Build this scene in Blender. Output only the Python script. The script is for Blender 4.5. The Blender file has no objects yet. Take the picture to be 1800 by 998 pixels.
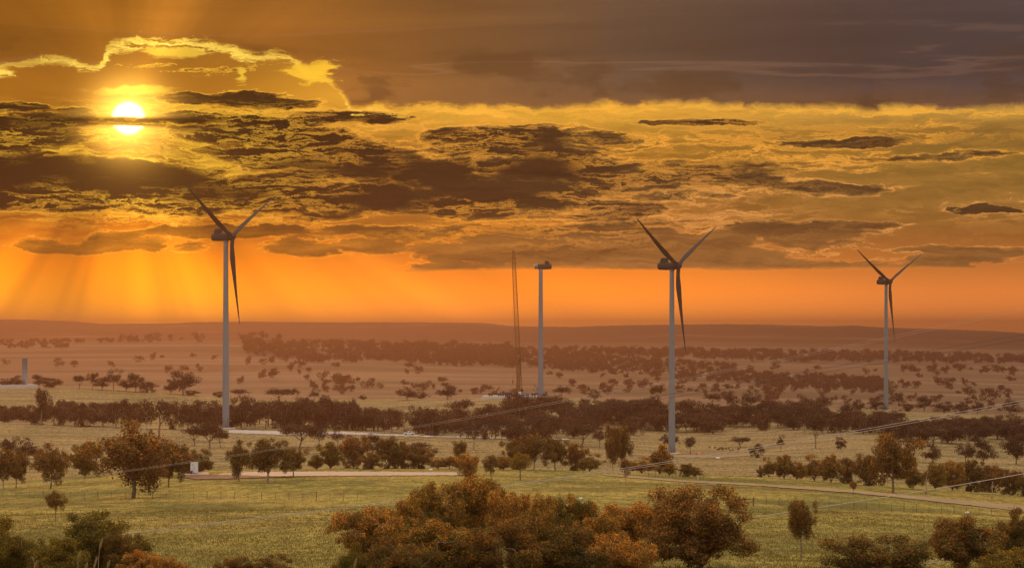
import bpy, math, random
import numpy as np

C = bpy.context.scene
COL = C.collection
RAD = math.radians
F = 4234.0          # focal length in photo pixels (photo 1800 wide)
YH = 585.0          # row of the level horizon

# ---------------------------------------------------------------- camera
cam_data = bpy.data.cameras.new('camera')
cam = bpy.data.objects.new('camera', cam_data)
COL.objects.link(cam)
cam.location = (0, 0, 0)
cam.rotation_euler = (RAD(90), 0, 0)
cam_data.sensor_width = 36.0
cam_data.lens = 36.0 * F / 1800.0
cam_data.shift_y = (YH - 499.0) / 1800.0
cam_data.clip_start = 1.0
cam_data.clip_end = 40000.0
C.camera = cam
C.render.resolution_x = 1024
C.render.resolution_y = 567
C.view_settings.view_transform = 'Standard'
C.view_settings.look = 'None'
C.view_settings.exposure = 0.0
C.view_settings.gamma = 1.0
C.cycles.use_denoising = True
C.cycles.max_bounces = 5
C.cycles.diffuse_bounces = 2
C.cycles.transmission_bounces = 2
C.cycles.transparent_max_bounces = 6
C.cycles.volume_bounces = 0
C.cycles.sample_clamp_indirect = 4.0


def lin(r, g, b):
    return tuple((c / 255 / 12.92) if c / 255 <= 0.04045 else ((c / 255 + 0.055) / 1.055) ** 2.4 for c in (r, g, b))


# ---------------------------------------------------------------- node expression helper
class S:
    nt = None

    def __init__(self, sock):
        self.s = sock

    def _m(op, *a, clamp=False):
        n = S.nt.nodes.new('ShaderNodeMath')
        n.operation = op
        n.use_clamp = clamp
        for i, v in enumerate(a):
            if isinstance(v, S):
                S.nt.links.new(v.s, n.inputs[i])
            else:
                n.inputs[i].default_value = v
        return S(n.outputs[0])

    def __add__(a, b): return S._m('ADD', a, b)
    def __radd__(a, b): return S._m('ADD', b, a)
    def __sub__(a, b): return S._m('SUBTRACT', a, b)
    def __rsub__(a, b): return S._m('SUBTRACT', b, a)
    def __mul__(a, b): return S._m('MULTIPLY', a, b)
    def __rmul__(a, b): return S._m('MULTIPLY', b, a)
    def __truediv__(a, b): return S._m('DIVIDE', a, b)
    def __rtruediv__(a, b): return S._m('DIVIDE', b, a)


def smax(a, b): return S._m('MAXIMUM', a, b)
def smin(a, b): return S._m('MINIMUM', a, b)
def sabs(a): return S._m('ABSOLUTE', a)
def spow(a, b): return S._m('POWER', a, b)
def sexp(a): return S._m('EXPONENT', a)


def step(x, lo, hi, a=0.0, b=1.0):
    n = S.nt.nodes.new('ShaderNodeMapRange')
    n.interpolation_type = 'SMOOTHSTEP'
    S.nt.links.new(x.s, n.inputs['Value'])
    for k, v in (('From Min', lo), ('From Max', hi), ('To Min', a), ('To Max', b)):
        n.inputs[k].default_value = v
    return S(n.outputs['Result'])


def mix_f(f, a, b):
    return f * b + (1.0 - f) * a


def vec(x, y, z=0.0):
    n = S.nt.nodes.new('ShaderNodeCombineXYZ')
    for i, v in enumerate((x, y, z)):
        if isinstance(v, S):
            S.nt.links.new(v.s, n.inputs[i])
        else:
            n.inputs[i].default_value = v
    return S(n.outputs[0])


def vop(op, a, b=None, c=None):
    n = S.nt.nodes.new('ShaderNodeVectorMath')
    n.operation = op
    for i, v in enumerate((a, b, c)):
        if v is None:
            continue
        if isinstance(v, S):
            S.nt.links.new(v.s, n.inputs[i])
        else:
            n.inputs[i].default_value = v
    return S(n.outputs['Value'] if op in ('DOT_PRODUCT', 'LENGTH') else n.outputs['Vector'])


def noise(v, scale=1.0, detail=4.0, rough=0.55, color=False, dist=0.0):
    n = S.nt.nodes.new('ShaderNodeTexNoise')
    n.noise_dimensions = '3D'
    S.nt.links.new(v.s, n.inputs['Vector'])
    n.inputs['Scale'].default_value = scale
    n.inputs['Detail'].default_value = detail
    n.inputs['Roughness'].default_value = rough
    n.inputs['Distortion'].default_value = dist
    return S(n.outputs['Color'] if color else n.outputs['Fac'])


def mix(f, a, b, mode='MIX'):
    n = S.nt.nodes.new('ShaderNodeMix')
    n.data_type = 'RGBA'
    n.blend_type = mode
    n.clamp_factor = True
    for sock, v in ((n.inputs[0], f), (n.inputs[6], a), (n.inputs[7], b)):
        if isinstance(v, S):
            S.nt.links.new(v.s, sock)
        elif isinstance(v, (int, float)):
            sock.default_value = v
        else:
            sock.default_value = tuple(v) + (1.0,)
    return S(n.outputs[2])


def ramp(x, stops, interp='LINEAR'):
    n = S.nt.nodes.new('ShaderNodeValToRGB')
    S.nt.links.new(x.s, n.inputs[0])
    cr = n.color_ramp
    cr.interpolation = interp
    while len(cr.elements) < len(stops):
        cr.elements.new(0.5)
    for e, (p, c) in zip(cr.elements, stops):
        e.position = p
        e.color = tuple(c) + (1.0,)
    return S(n.outputs[0])


def cscale(c, k):
    return vop('MULTIPLY', c, vec(k, k, k))


# ---------------------------------------------------------------- sky
SUN_AZ = math.atan((226 - 900) / F)
SUN_EL = math.atan((585 - 208) / F)


def UV(px, py):
    a = math.atan((px - 900) / F)
    e = math.atan((YH - py) / F * math.cos(a))
    return a * F / 100, e * F / 100


OVER_LOW = (0.14, 0.13, 0.14)
OVER_HIGH = (1.80, 1.46, 1.06)


def build_world():
    w = bpy.data.worlds.new('World')
    C.world = w
    w.use_nodes = True
    nt = w.node_tree
    nt.nodes.clear()
    S.nt = nt
    tc = nt.nodes.new('ShaderNodeTexCoord')
    d = S(tc.outputs['Generated'])
    sep = nt.nodes.new('ShaderNodeSeparateXYZ')
    nt.links.new(d.s, sep.inputs[0])
    X, Y, Z = (S(o) for o in sep.outputs)
    U = S._m('ARCTAN2', X, Y) * (F / 100)
    V = S._m('ARCSINE', Z) * (F / 100)
    P = vec(U, V, 0.0)
    # warped coordinates
    w1 = noise(vec(U * 0.7, V * 1.6, 3.0), 1.0, 7, 0.66, color=True)
    off = vop('MULTIPLY', vop('SUBTRACT', w1, (0.5, 0.5, 0.5)), (2.0, 0.42, 0))
    Q = vop('ADD', P, off)
    sq = nt.nodes.new('ShaderNodeSeparateXYZ')
    nt.links.new(Q.s, sq.inputs[0])
    QU, QV = S(sq.outputs[0]), S(sq.outputs[1])

    # ---- clear sky low and between the clouds
    t = V * (1 / 6.0)
    left = ramp(t, [(0.0, lin(255, 160, 24)), (0.1, lin(255, 154, 6)), (0.2, lin(252, 136, 2)), (0.27, lin(216, 116, 14)),
                    (0.36, lin(138, 78, 12)), (0.5, lin(122, 70, 10)), (0.62, lin(150, 90, 16)), (0.7, lin(172, 108, 24)), (1, lin(150, 96, 30))])
    right = ramp(t, [(0.0, lin(236, 134, 56)), (0.12, lin(214, 120, 48)), (0.2, lin(180, 106, 42)), (0.28, lin(156, 98, 40)),
                     (0.36, lin(150, 106, 44)), (0.5, lin(140, 104, 42)), (0.58, lin(146, 106, 44)), (0.63, lin(190, 142, 62)), (0.68, lin(238, 178, 76)), (1, lin(120, 85, 60))])
    midr = ramp(t, [(0.0, lin(255, 150, 50)), (0.12, lin(250, 136, 28)), (0.2, lin(222, 118, 28)), (0.28, lin(172, 100, 32)),
                    (0.42, lin(134, 88, 30)), (0.55, lin(158, 108, 34)), (0.62, lin(214, 156, 52)), (0.68, lin(236, 170, 50)), (1, lin(130, 90, 45))])
    base = mix(step(U, -6.5, -0.5), left, midr)
    base = mix(step(U, 0.0, 8.0), base, right)

    su, sv = UV(226, 208)
    dU = U - su
    dV = V - sv
    r = S._m('SQRT', dU * dU + dV * dV)
    ri = 1.0 / smax(r, 0.05)
    # crepuscular rays round the sun
    rays = noise(vec(dU * ri * 2.3, dV * ri * 2.3, 0.6), 1.0, 3, 0.5)
    up = step(sabs(dU - dV * 0.32) - dV * 0.30, 0.35, -0.35) * step(dV, 0.1, 0.7)
    dn = 1.3 * step(sabs(dU + dV * 0.12) + dV * 0.42, 0.40, -0.35) * step(dV, -0.2, -0.9) * step(dV, -3.6, -2.0)
    ray = (up * 0.55 + dn * 0.75 - 0.12) * step(r, 4.5, 1.5) + (rays - 0.5) * (1.4 + 2.2 * step(V, 2.2, 1.6)) * step(r, 0.5, 2.0) * step(r, 16.0, 4.0)

    # ---- fine broken sheet
    n_f = noise(vec(QU * 0.8, QV * 5.2, 7.0), 1.0, 9, 0.72)
    n_p = noise(vec(U * 0.28, V * 0.95, 2.0), 1.0, 2, 0.5)
    n_b = noise(vec(QU * 0.36, QV * 2.5, 11.0), 1.0, 9, 0.66)
    sunny = sexp(r * -0.22)
    rimcol = mix(step(r, 0.6, 5.0), lin(255, 196, 54), lin(242, 164, 56))
    rimcol = mix(step(V, 2.6, 1.4), rimcol, lin(255, 158, 36))
    rimlow = mix(step(U, -1.0, 4.0), rimcol, lin(236, 160, 80))
    rimcol = mix(step(V, 3.2, 2.2), rimcol, rimlow)
    # cloudlets: gold where the fine noise peaks
    band = step(V, 1.15, 2.3) * step(V, 4.1, 3.85)
    lanes = smax(step(sabs(V - 3.25 + (n_p - 0.5) * 1.0), 0.55, 0.2), step(sabs(V - 1.8), 0.45, 0.2))
    patch = step(n_p, 0.36, 0.54) * mix_f(step(U, 0.5, 3.5), 1.0, lanes)
    wisp = step(sabs(n_f - 0.53), 0.035, 0.0) * band * patch
    puff = step(n_f, 0.5, 0.62) * band * patch
    base = cscale(base, 1.0 + (n_f - 0.5) * 1.3 * band)
    sky = mix(puff * 0.6, base, cscale(rimcol, 0.8))
    sky = mix(wisp * 0.85, sky, rimcol)

    # ---- big clouds as ellipses in the warped field
    # px, py, rx, ry, bottom (py of the flat base or None)
    ell = [
        (120, 330, 330, 66, 377), (-60, 300, 200, 60, 377), (300, 345, 150, 40, 380),
        (770, 352, 300, 78, 389), (560, 268, 230, 44, 302), (520, 330, 140, 44, 368), (660, 300, 180, 36, None),
        (950, 252, 240, 38, 288), (1190, 318, 270, 34, 350), (1420, 333, 120, 16, 352), (1050, 375, 110, 18, 392), (1000, 300, 200, 26, None), (430, 235, 150, 22, None),
        (870, 318, 170, 22, None),
        (1150, 446, 400, 62, 494), (900, 425, 200, 30, None), (700, 410, 260, 20, None), (1350, 410, 260, 22, None), (1600, 470, 220, 22, None), (1420, 430, 160, 26, None), (1330, 470, 170, 18, None),
        (85, 222, 150, 30, 262), (330, 212, 120, 12, None), (215, 213, 60, 6.5, None), (20, 188, 90, 12, None), (60, 250, 120, 14, None),
        (430, 175, 150, 16, None), (650, 205, 110, 12, None),
        (60, 435, 70, 22, 452), (215, 430, 60, 25, 450), (140, 440, 80, 18, 452), (330, 432, 55, 12, 447), (520, 440, 80, 22, 455), (640, 430, 60, 16, 446),
        (430, 405, 200, 12, None), (790, 468, 70, 9, None),
        (1500, 395, 120, 10, None), (1720, 368, 60, 7, None), (1250, 215, 140, 7, None), (1700, 275, 130, 11, None), (1520, 250, 130, 8, None),
        (1640, 440, 200, 12, None),
    ]
    E = None
    for (px, py, rx, ry, bot) in ell:
        cu, cv = UV(px, py)
        q = vop('MULTIPLY', vop('SUBTRACT', Q, (cu, cv, 0)), (100 / rx, 100 / ry, 0))
        e = 1.0 - vop('DOT_PRODUCT', q, q)
        if bot is not None:
            bv = UV(px, bot)[1]
            if ry > 50:
                e = e * 1.3
            e = smin(e, (QV * 0.35 + V * 0.65 - bv) * 9.0)
        E = e if E is None else smax(E, e)
    E = smax(E, -0.50)
    D = E * 0.68 + (n_b - 0.5) * 3.1 + (n_f - 0.5) * 1.5 + (n_p - 0.5) * 1.2 - 0.10
    D = smin(D, step(V, 0.75, 1.7, -0.7, 1.6) + (n_b - 0.5) * 1.2)
    n_s = noise(vop('ADD', vec(QU * 0.36, QV * 2.5, 11.0), (-0.05, 0.16, 0.0)), 1.0, 6, 0.6)
    emb = (n_b - n_s) * 3.2
    a = step(D, 0.0, 0.26)
    rim = step(sabs(D - 0.0), 0.085, 0.0)
    halo = sexp(sabs(D) * -4.5)
    dark = mix(step(U, -7.0, 6.0), lin(26, 16, 4), lin(72, 50, 26))
    dark2 = mix(step(U, -7.0, 4.0), lin(92, 58, 12), lin(118, 86, 42))
    cl = mix(step(D, 0.04, 0.42), dark2, dark)
    lowcl = mix(step(U, -6.0, 2.0), lin(196, 118, 18), lin(150, 98, 44))
    cl = mix(step(V, 2.15, 1.5) * 0.6, cl, lowcl)
    cl = cscale(cl, smax(1.0 + (n_f - 0.5) * 0.8 + emb, 0.45))
    sky = mix(halo * 0.30 * band, sky, rimcol)
    sky = mix(a, sky, cl)
    sky = mix(rim * (0.25 + 0.75 * step(n_f + emb * 0.25, 0.38, 0.56)) * step(V, 1.0, 1.5), sky, rimcol)

    n_g = noise(vec(QU * 0.7, QV * 4.6, 21.0), 1.0, 9, 0.74)
    n_q = noise(vec(U * 0.33, V * 1.3, 15.0), 1.0, 2, 0.5)
    gold = step(sabs(n_g - 0.50), 0.04, 0.0) * step(n_q, 0.40, 0.54) * step(V, 1.2, 2.0) * step(V, 4.1, 3.8) * step(U, 8.0, 2.0)
    sky = mix(gold * 0.7, sky, cscale(rimcol, 0.9))
    # ---- upper deck with its burning lower edge
    n_e = noise(vec(QU * 0.8, 0.0, 5.0), 1.0, 5, 0.6)
    edge_r = ramp(S._m('MULTIPLY_ADD', U, 1 / 20, 0.5), [
        (0.0, (0.9, 0, 0)), (0.05 + 0.0, (0.5, 0, 0)), (0.10, (0.62, 0, 0)), (0.14, (0.60, 0, 0)), (0.15, (0.90, 0, 0)), (0.20, (0.96, 0, 0)), (0.24, (0.90, 0, 0)),
        (0.30, (0.72, 0, 0)), (0.335, (0.55, 0, 0)), (0.36, (0.08, 0, 0)), (0.5, (0.05, 0, 0)), (0.64, (0.13, 0, 0)), (0.8, (0.02, 0, 0)), (1.0, (0.0, 0, 0))])
    se = nt.nodes.new('ShaderNodeSeparateXYZ')
    nt.links.new(edge_r.s, se.inputs[0])
    edge = S(se.outputs[0]) * 1.30 + 3.86 + (n_e - 0.5) * 0.6
    dd = QV * 0.6 + V * 0.4 - edge
    streak = noise(vec(U * 0.13, V * 1.5, 4.0), 1.0, 5, 0.5, dist=0.5)
    deck = ramp(S._m('MULTIPLY_ADD', U, 1 / 20, 0.5), [
        (0.0, lin(140, 88, 22)), (0.15, lin(168, 104, 26)), (0.3, lin(162, 102, 36)), (0.45, lin(124, 84, 44)),
        (0.6, lin(100, 76, 56)), (0.8, lin(82, 65, 58)), (1.0, lin(80, 68, 68))])
    deck = cscale(deck, 0.78 + (streak - 0.3) * 0.95)
    crack = step(sabs(streak - 0.5), 0.03, 0.0) * step(V, 5.6, 5.0) * step(V, 4.1, 4.5)
    deck = mix(crack * 0.17, deck, lin(170, 122, 92))
    deck = mix(step(dd, 0.55, 0.0) * 0.4 * step(U, -4.0, -1.0), deck, lin(146, 98, 54))
    lump = noise(vec(QU * 0.5, QV * 1.2, 9.0), 1.0, 5, 0.55)
    deck = mix(step(lump, 0.48, 0.62) * step(V, 5.2, 4.7) * 0.55, deck, lin(84, 56, 30))
    ad = step(dd + (n_f - 0.5) * 0.25 * step(U, 4.0, 0.0), -0.05, 0.10)
    sky = mix(ad, sky, deck)
    thick = 0.0 + 0.05 * step(U, -3.5, -4.5) + (n_b - 0.5) * 0.30
    rimd = step(sabs(dd + 0.06 + (n_f - 0.5) * 0.75) - thick, 0.07, -0.02) * (0.35 + 0.65 * step(n_f, 0.40, 0.55))
    sky = mix(rimd, sky, mix(step(r, 1.6, 6.0), cscale(mix(0.0, lin(255, 214, 84), lin(255, 214, 84)), 1.25), lin(250, 178, 60)))
    # second lit crack inside the left part of the deck
    el2 = vop('MULTIPLY', vop('SUBTRACT', Q, UV(550, 128) + (0,)), (1.3, 3.0, 0))
    D2 = 1.0 - vop('LENGTH', el2) + (n_f - 0.5) * 2.4
    sky = mix(step(D2, 0.35, 0.7) * 0.9, sky, lin(255, 196, 50))
    el5 = vop('MULTIPLY', vop('SUBTRACT', Q, UV(432, 132) + (0,)), (4.5, 3.2, 0))
    D5 = 1.0 - vop('LENGTH', el5) + (n_f - 0.5) * 2.2
    sky = mix(step(D5, 0.35, 0.7) * 0.9, sky, lin(255, 206, 60))
    el3 = vop('MULTIPLY', vop('SUBTRACT', Q, UV(300, 92) + (0,)), (1.3, 6.0, 0))
    D3 = 1.0 - vop('LENGTH', el3) + (n_b - 0.5) * 2.0
    sky = mix(step(D3, 0.15, 0.5) * 0.9, sky, lin(255, 205, 64))
    el4 = vop('MULTIPLY', vop('SUBTRACT', Q, UV(230, 160) + (0,)), (0.8, 9.0, 0))
    D4 = 1.0 - vop('LENGTH', el4) + (n_b - 0.5) * 2.0
    sky = mix(step(D4, 0.1, 0.5) * 0.85, sky, lin(255, 205, 60))

    # ---- glow and rays of the sun
    sky = cscale(sky, smax(1.0 + ray * 0.8, 0.3))
    gbar = 1.0 - 0.85 * step(sabs(dV + 0.06 + (n_f - 0.5) * 0.1), 0.12, 0.04)
    glow = sexp(r * r * -3.4) * 2.4 + sexp(r * -2.4) * 0.6 + sexp(r * -0.8) * 0.06
    glow = glow * gbar
    sky = vop('ADD', sky, vop('MULTIPLY', vec(glow, glow, glow), (1.0, 0.50, 0.07)))
    sky = cscale(sky, 1.0 + 0.85 * step(V, 1.9, 0.3))
    # the disc, with the thin cloud bar across it
    bar = step(sabs(dV + 0.06 + (n_f - 0.5) * 0.1), 0.055, 0.10)
    disc = step(r, 0.33, 0.22) * bar
    dcol = vec(3.0, 2.6, 1.3)
    sky = mix(disc, sky, dcol)

    # ---- outside the photograph: overhead brightened as fill for the ground, low rear kept dim
    ns = nt.nodes.new('ShaderNodeTexSky')
    ns.sky_type = 'NISHITA'
    ns.sun_disc = False
    ns.sun_elevation = SUN_EL
    ns.sun_rotation = SUN_AZ
    over = cscale(S(ns.outputs[0]), 0.10)
    over = vop('ADD', over, mix(step(Z, 0.35, 0.9), OVER_LOW, OVER_HIGH))
    hi = step(V, 6.5, 24.0)
    back = step(Y, 0.85, -0.2) * step(V, -4.0, 1.0)
    sky = mix(smax(hi, back), sky, over)
    sky = mix(step(V, -0.1, -1.5), sky, (0.20, 0.12, 0.05))
    bg = nt.nodes.new('ShaderNodeBackground')
    nt.links.new(sky.s, bg.inputs[0])
    bg.inputs[1].default_value = 1.0
    out = nt.nodes.new('ShaderNodeOutputWorld')
    nt.links.new(bg.outputs[0], out.inputs[0])


build_world()

sun_data = bpy.data.lights.new('sun', 'SUN')
sun_data.energy = 1.1
sun_data.angle = RAD(3.0)
sun_data.color = (1.0, 0.46, 0.12)
sun = bpy.data.objects.new('sun', sun_data)
COL.objects.link(sun)
# light travels from the visible sun towards the camera
sun.rotation_euler = (RAD(90) - SUN_EL, 0, -SUN_AZ + math.pi)

# ---------------------------------------------------------------- object helpers
def link(o):
    COL.objects.link(o)
    return o


def mesh_obj(name, verts, faces, mat, parent=None, smooth=False, slots=None, face_mat=None):
    me = bpy.data.meshes.new(name)
    me.from_pydata([tuple(map(float, v)) for v in verts], [], [tuple(f) for f in faces])
    for m in (slots or [mat]):
        me.materials.append(m)
    if face_mat is not None:
        me.polygons.foreach_set('material_index', face_mat)
    if smooth:
        me.polygons.foreach_set('use_smooth', [True] * len(me.polygons))
    me.update()
    o = link(bpy.data.objects.new(name, me))
    if parent:
        o.parent = parent
    return o


def fast_mesh(name, V, Fc, mat, smooth=False):
    """V (n,3) array, Fc (m,k) index array of k-gons"""
    me = bpy.data.meshes.new(name)
    n, (m, k) = len(V), Fc.shape
    me.vertices.add(n)
    me.vertices.foreach_set('co', np.ascontiguousarray(V, dtype=np.float32).ravel())
    me.loops.add(m * k)
    me.loops.foreach_set('vertex_index', np.ascontiguousarray(Fc, dtype=np.int32).ravel())
    me.polygons.add(m)
    me.polygons.foreach_set('loop_start', np.arange(0, m * k, k, dtype=np.int32))
    if smooth:
        me.polygons.foreach_set('use_smooth', np.ones(m, dtype=bool))
    me.update(calc_edges=True)
    me.materials.append(mat)
    return me


def tag(o, label=None, cat=None, group=None, kind=None):
    if label: o['label'] = label
    if cat: o['category'] = cat
    if group: o['group'] = group
    if kind: o['kind'] = kind
    return o


def empty(name, loc=(0, 0, 0), rz=0.0):
    o = link(bpy.data.objects.new(name, None))
    o.location = loc
    o.rotation_euler = (0, 0, rz)
    o.empty_display_size = 0.5
    return o


def copy_tree(o, parent=None):
    c = o.copy()
    link(c)
    c.parent = parent
    for ch in list(o.children):
        copy_tree(ch, c)
    return c


class MB:
    """collects boxes, bars and tubes into one mesh"""
    def __init__(self):
        self.v, self.f = [], []

    def box(self, x0, x1, y0, y1, z0, z1):
        b = len(self.v)
        self.v += [(x, y, z) for z in (z0, z1) for (x, y) in ((x0, y0), (x1, y0), (x1, y1), (x0, y1))]
        self.f += [(b, b + 3, b + 2, b + 1), (b + 4, b + 5, b + 6, b + 7)] + [(b + i, b + (i + 1) % 4, b + 4 + (i + 1) % 4, b + 4 + i) for i in range(4)]
        return self

    def tube(self, pts, radii, n=6, cap=True):
        pts = np.asarray(pts, float)
        if np.isscalar(radii):
            radii = [radii] * len(pts)
        b = len(self.v)
        for i, p in enumerate(pts):
            t = pts[min(i + 1, len(pts) - 1)] - pts[max(i - 1, 0)]
            t = t / (np.linalg.norm(t) + 1e-9)
            a = np.cross(t, (0, 0, 1.0) if abs(t[2]) < 0.9 else (1.0, 0, 0))
            a /= np.linalg.norm(a)
            c = np.cross(t, a)
            for k in range(n):
                w = 2 * math.pi * k / n
                self.v.append(tuple(p + radii[i] * (math.cos(w) * a + math.sin(w) * c)))
        for i in range(len(pts) - 1):
            for k in range(n):
                k2 = (k + 1) % n
                self.f.append((b + i * n + k, b + i * n + k2, b + (i + 1) * n + k2, b + (i + 1) * n + k))
        if cap:
            self.f.append(tuple(b + k for k in range(n))[::-1])
            self.f.append(tuple(b + (len(pts) - 1) * n + k for k in range(n)))
        return self

    def bar(self, a, b, r, n=4):
        return self.tube([a, b], r, n)

    def lathe(self, prof, n=24, center=(0, 0, 0), axis='z'):
        b = len(self.v)
        for (r, z) in prof:
            for k in range(n):
                w = 2 * math.pi * k / n
                c, s = r * math.cos(w), r * math.sin(w)
                p = (c, s, z) if axis == 'z' else (z, c, s)
                self.v.append((p[0] + center[0], p[1] + center[1], p[2] + center[2]))
        for i in range(len(prof) - 1):
            for k in range(n):
                k2 = (k + 1) % n
                self.f.append((b + i * n + k, b + i * n + k2, b + (i + 1) * n + k2, b + (i + 1) * n + k))
        self.f.append(tuple(b + k for k in range(n))[::-1])
        self.f.append(tuple(b + (len(prof) - 1) * n + k for k in range(n)))
        return self

    def build(self, name, mat, parent=None, smooth=False):
        return mesh_obj(name, self.v, self.f, mat, parent, smooth)


# ---------------------------------------------------------------- materials
def new_mat(name, rough=0.9, spec=0.2):
    m = bpy.data.materials.new(name)
    m.use_nodes = True
    S.nt = m.node_tree
    b = m.node_tree.nodes['Principled BSDF']
    b.inputs['Roughness'].default_value = rough
    b.inputs['Specular IOR Level'].default_value = spec
    return m, b


def objcoord():
    return S(S.nt.nodes.new('ShaderNodeTexCoord').outputs['Object'])


def worldpos():
    return S(S.nt.nodes.new('ShaderNodeNewGeometry').outputs['Position'])


def setcol(b, c):
    S.nt.links.new(c.s, b.inputs['Base Color'])


def bump(b, h, strength=0.4, dist=0.1):
    n = S.nt.nodes.new('ShaderNodeBump')
    n.inputs['Strength'].default_value = strength
    n.inputs['Distance'].default_value = dist
    S.nt.links.new(h.s, n.inputs['Height'])
    S.nt.links.new(n.outputs[0], b.inputs['Normal'])


def simple_mat(name, c, rough=0.7, var=0.25, scale=1.0, spec=0.3, metal=0.0):
    m, b = new_mat(name, rough, spec)
    b.inputs['Metallic'].default_value = metal
    n = noise(objcoord(), scale, 5, 0.6)
    setcol(b, cscale(mix(0.0, c, c), 1.0 + (n - 0.5) * 2 * var))
    return m


def ground_mat():
    m, b = new_mat('pasture', 1.0, 0.05)
    p = worldpos()
    sp = S.nt.nodes.new('ShaderNodeSeparateXYZ')
    S.nt.links.new(p.s, sp.inputs[0])
    X, Y = S(sp.outputs[0]), S(sp.outputs[1])
    big = noise(vec(X * 0.011, Y * 0.007, 1.0), 1.0, 4, 0.6)
    midn = noise(vec(X * 0.06, Y * 0.03, 2.0), 1.0, 5, 0.65)
    fine = noise(vec(X * 0.32, Y * 0.085, 3.0), 1.0, 7, 0.75)
    g = mix(step(big, 0.36, 0.62), (0.165, 0.160, 0.036), (0.27, 0.200, 0.055))
    g = mix(step(midn, 0.46, 0.60) * 0.6, g, (0.32, 0.225, 0.065))
    g = mix(step(midn, 0.50, 0.38) * 0.55, g, (0.12, 0.115, 0.040))
    g = mix(step(fine, 0.50, 0.62) * 0.6, g, (0.36, 0.27, 0.08))
    g = mix(step(fine, 0.50, 0.38) * 0.6, g, (0.10, 0.085, 0.030))
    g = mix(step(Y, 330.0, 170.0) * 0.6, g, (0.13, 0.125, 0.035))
    roll_shading = noise(vec(X * 0.032, Y * 0.026, 6.0), 1.0, 4, 0.55)  # rolling shade and sunlit patches put into the grass colour
    g = mix(step(roll_shading, 0.52, 0.36) * 0.75, g, (0.10, 0.095, 0.028))
    g = mix(step(roll_shading, 0.52, 0.64) * 0.5, g, (0.33, 0.26, 0.065))
    # drier open country beyond the first rise
    dry = step(Y, 620.0, 780.0)
    wob = noise(vec(X * 0.012, Y * 0.006, 5.0), 1.0, 3, 0.5)
    lines = S._m('SINE', Y * 0.085 + wob * 22.0 + X * 0.004)
    st = noise(vec(X * 0.02, Y * 0.09, 9.0), 1.0, 5, 0.7)
    d = mix(step(big, 0.35, 0.65), (0.22, 0.165, 0.08), (0.28, 0.20, 0.105))
    d = mix(step(st, 0.5, 0.62) * 0.6, d, (0.36, 0.26, 0.14))
    d = mix(step(st, 0.50, 0.36) * 0.7, d, (0.13, 0.10, 0.050))
    d = mix(step(lines, 0.90, 1.0) * 0.6, d, (0.10, 0.085, 0.045))
    g = mix(dry * 0.85, g, d)
    # far plains and wooded hills
    far = step(Y, 1700.0, 2300.0)
    pl = noise(vec(X * 0.0012, Y * 0.0042, 3.0), 1.0, 6, 0.65)
    fcol = mix(step(pl, 0.40, 0.62), (0.13, 0.09, 0.055), (0.26, 0.17, 0.11))
    g = mix(far, g, fcol)
    wood = step(Y, 6200.0, 7600.0) * step(noise(vec(X * 0.0016, Y * 0.0022, 8.0), 1.0, 6, 0.7), 0.66, 0.52)
    g = mix(wood * 0.9, g, (0.035, 0.030, 0.024))
    fr = noise(vec(X * 0.55, Y * 0.16, 13.0), 1.0, 6, 0.75)
    g = cscale(g, 0.72 + step(fr, 0.38, 0.62) * 0.56)
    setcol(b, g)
    bump(b, noise(vec(X * 1.2, Y * 0.5, 0.0), 1.0, 4, 0.7), 0.5, 0.25)
    return m


def leaf_mat(name, green, brown, rust, tip=0.5):
    m, b = new_mat(name, 0.75, 0.15)
    nt = S.nt
    geo = nt.nodes.new('ShaderNodeNewGeometry')
    isl = S(geo.outputs['Random Per Island'])
    oi = nt.nodes.new('ShaderNodeObjectInfo')
    rnd = S(oi.outputs['Random'])
    oc = objcoord()
    sp = nt.nodes.new('ShaderNodeSeparateXYZ')
    nt.links.new(oc.s, sp.inputs[0])
    z = S(sp.outputs[2])
    cl = noise(vop('ADD', oc, vec(rnd * 20.0, rnd * 11.0, 0.0)), 7.0, 3, 0.6)
    c = mix(step(cl + (rnd - 0.5) * 0.25, 0.40, 0.60), green, brown)
    # rusty new growth on some clumps, mostly high in the crown
    rt = step(isl, 0.35, 0.75) * step(noise(vop('ADD', oc, (3.0, 1.0, 4.0)), 5.0, 2, 0.5) + (z - 0.7) * 0.35, 0.46, 0.60) * tip
    c = mix(rt, c, rust)
    c = cscale(c, 0.35 + isl * 1.3)
    c = cscale(c, 0.8 + rnd * 0.4)
    setcol(b, c)
    tr = nt.nodes.new('ShaderNodeBsdfTranslucent')
    nt.links.new(cscale(c, 1.2).s, tr.inputs[0])
    mx = nt.nodes.new('ShaderNodeMixShader')
    mx.inputs[0].default_value = 0.35
    nt.links.new(b.outputs[0], mx.inputs[1])
    nt.links.new(tr.outputs[0], mx.inputs[2])
    nt.links.new(mx.outputs[0], nt.nodes['Material Output'].inputs['Surface'])
    return m


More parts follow.
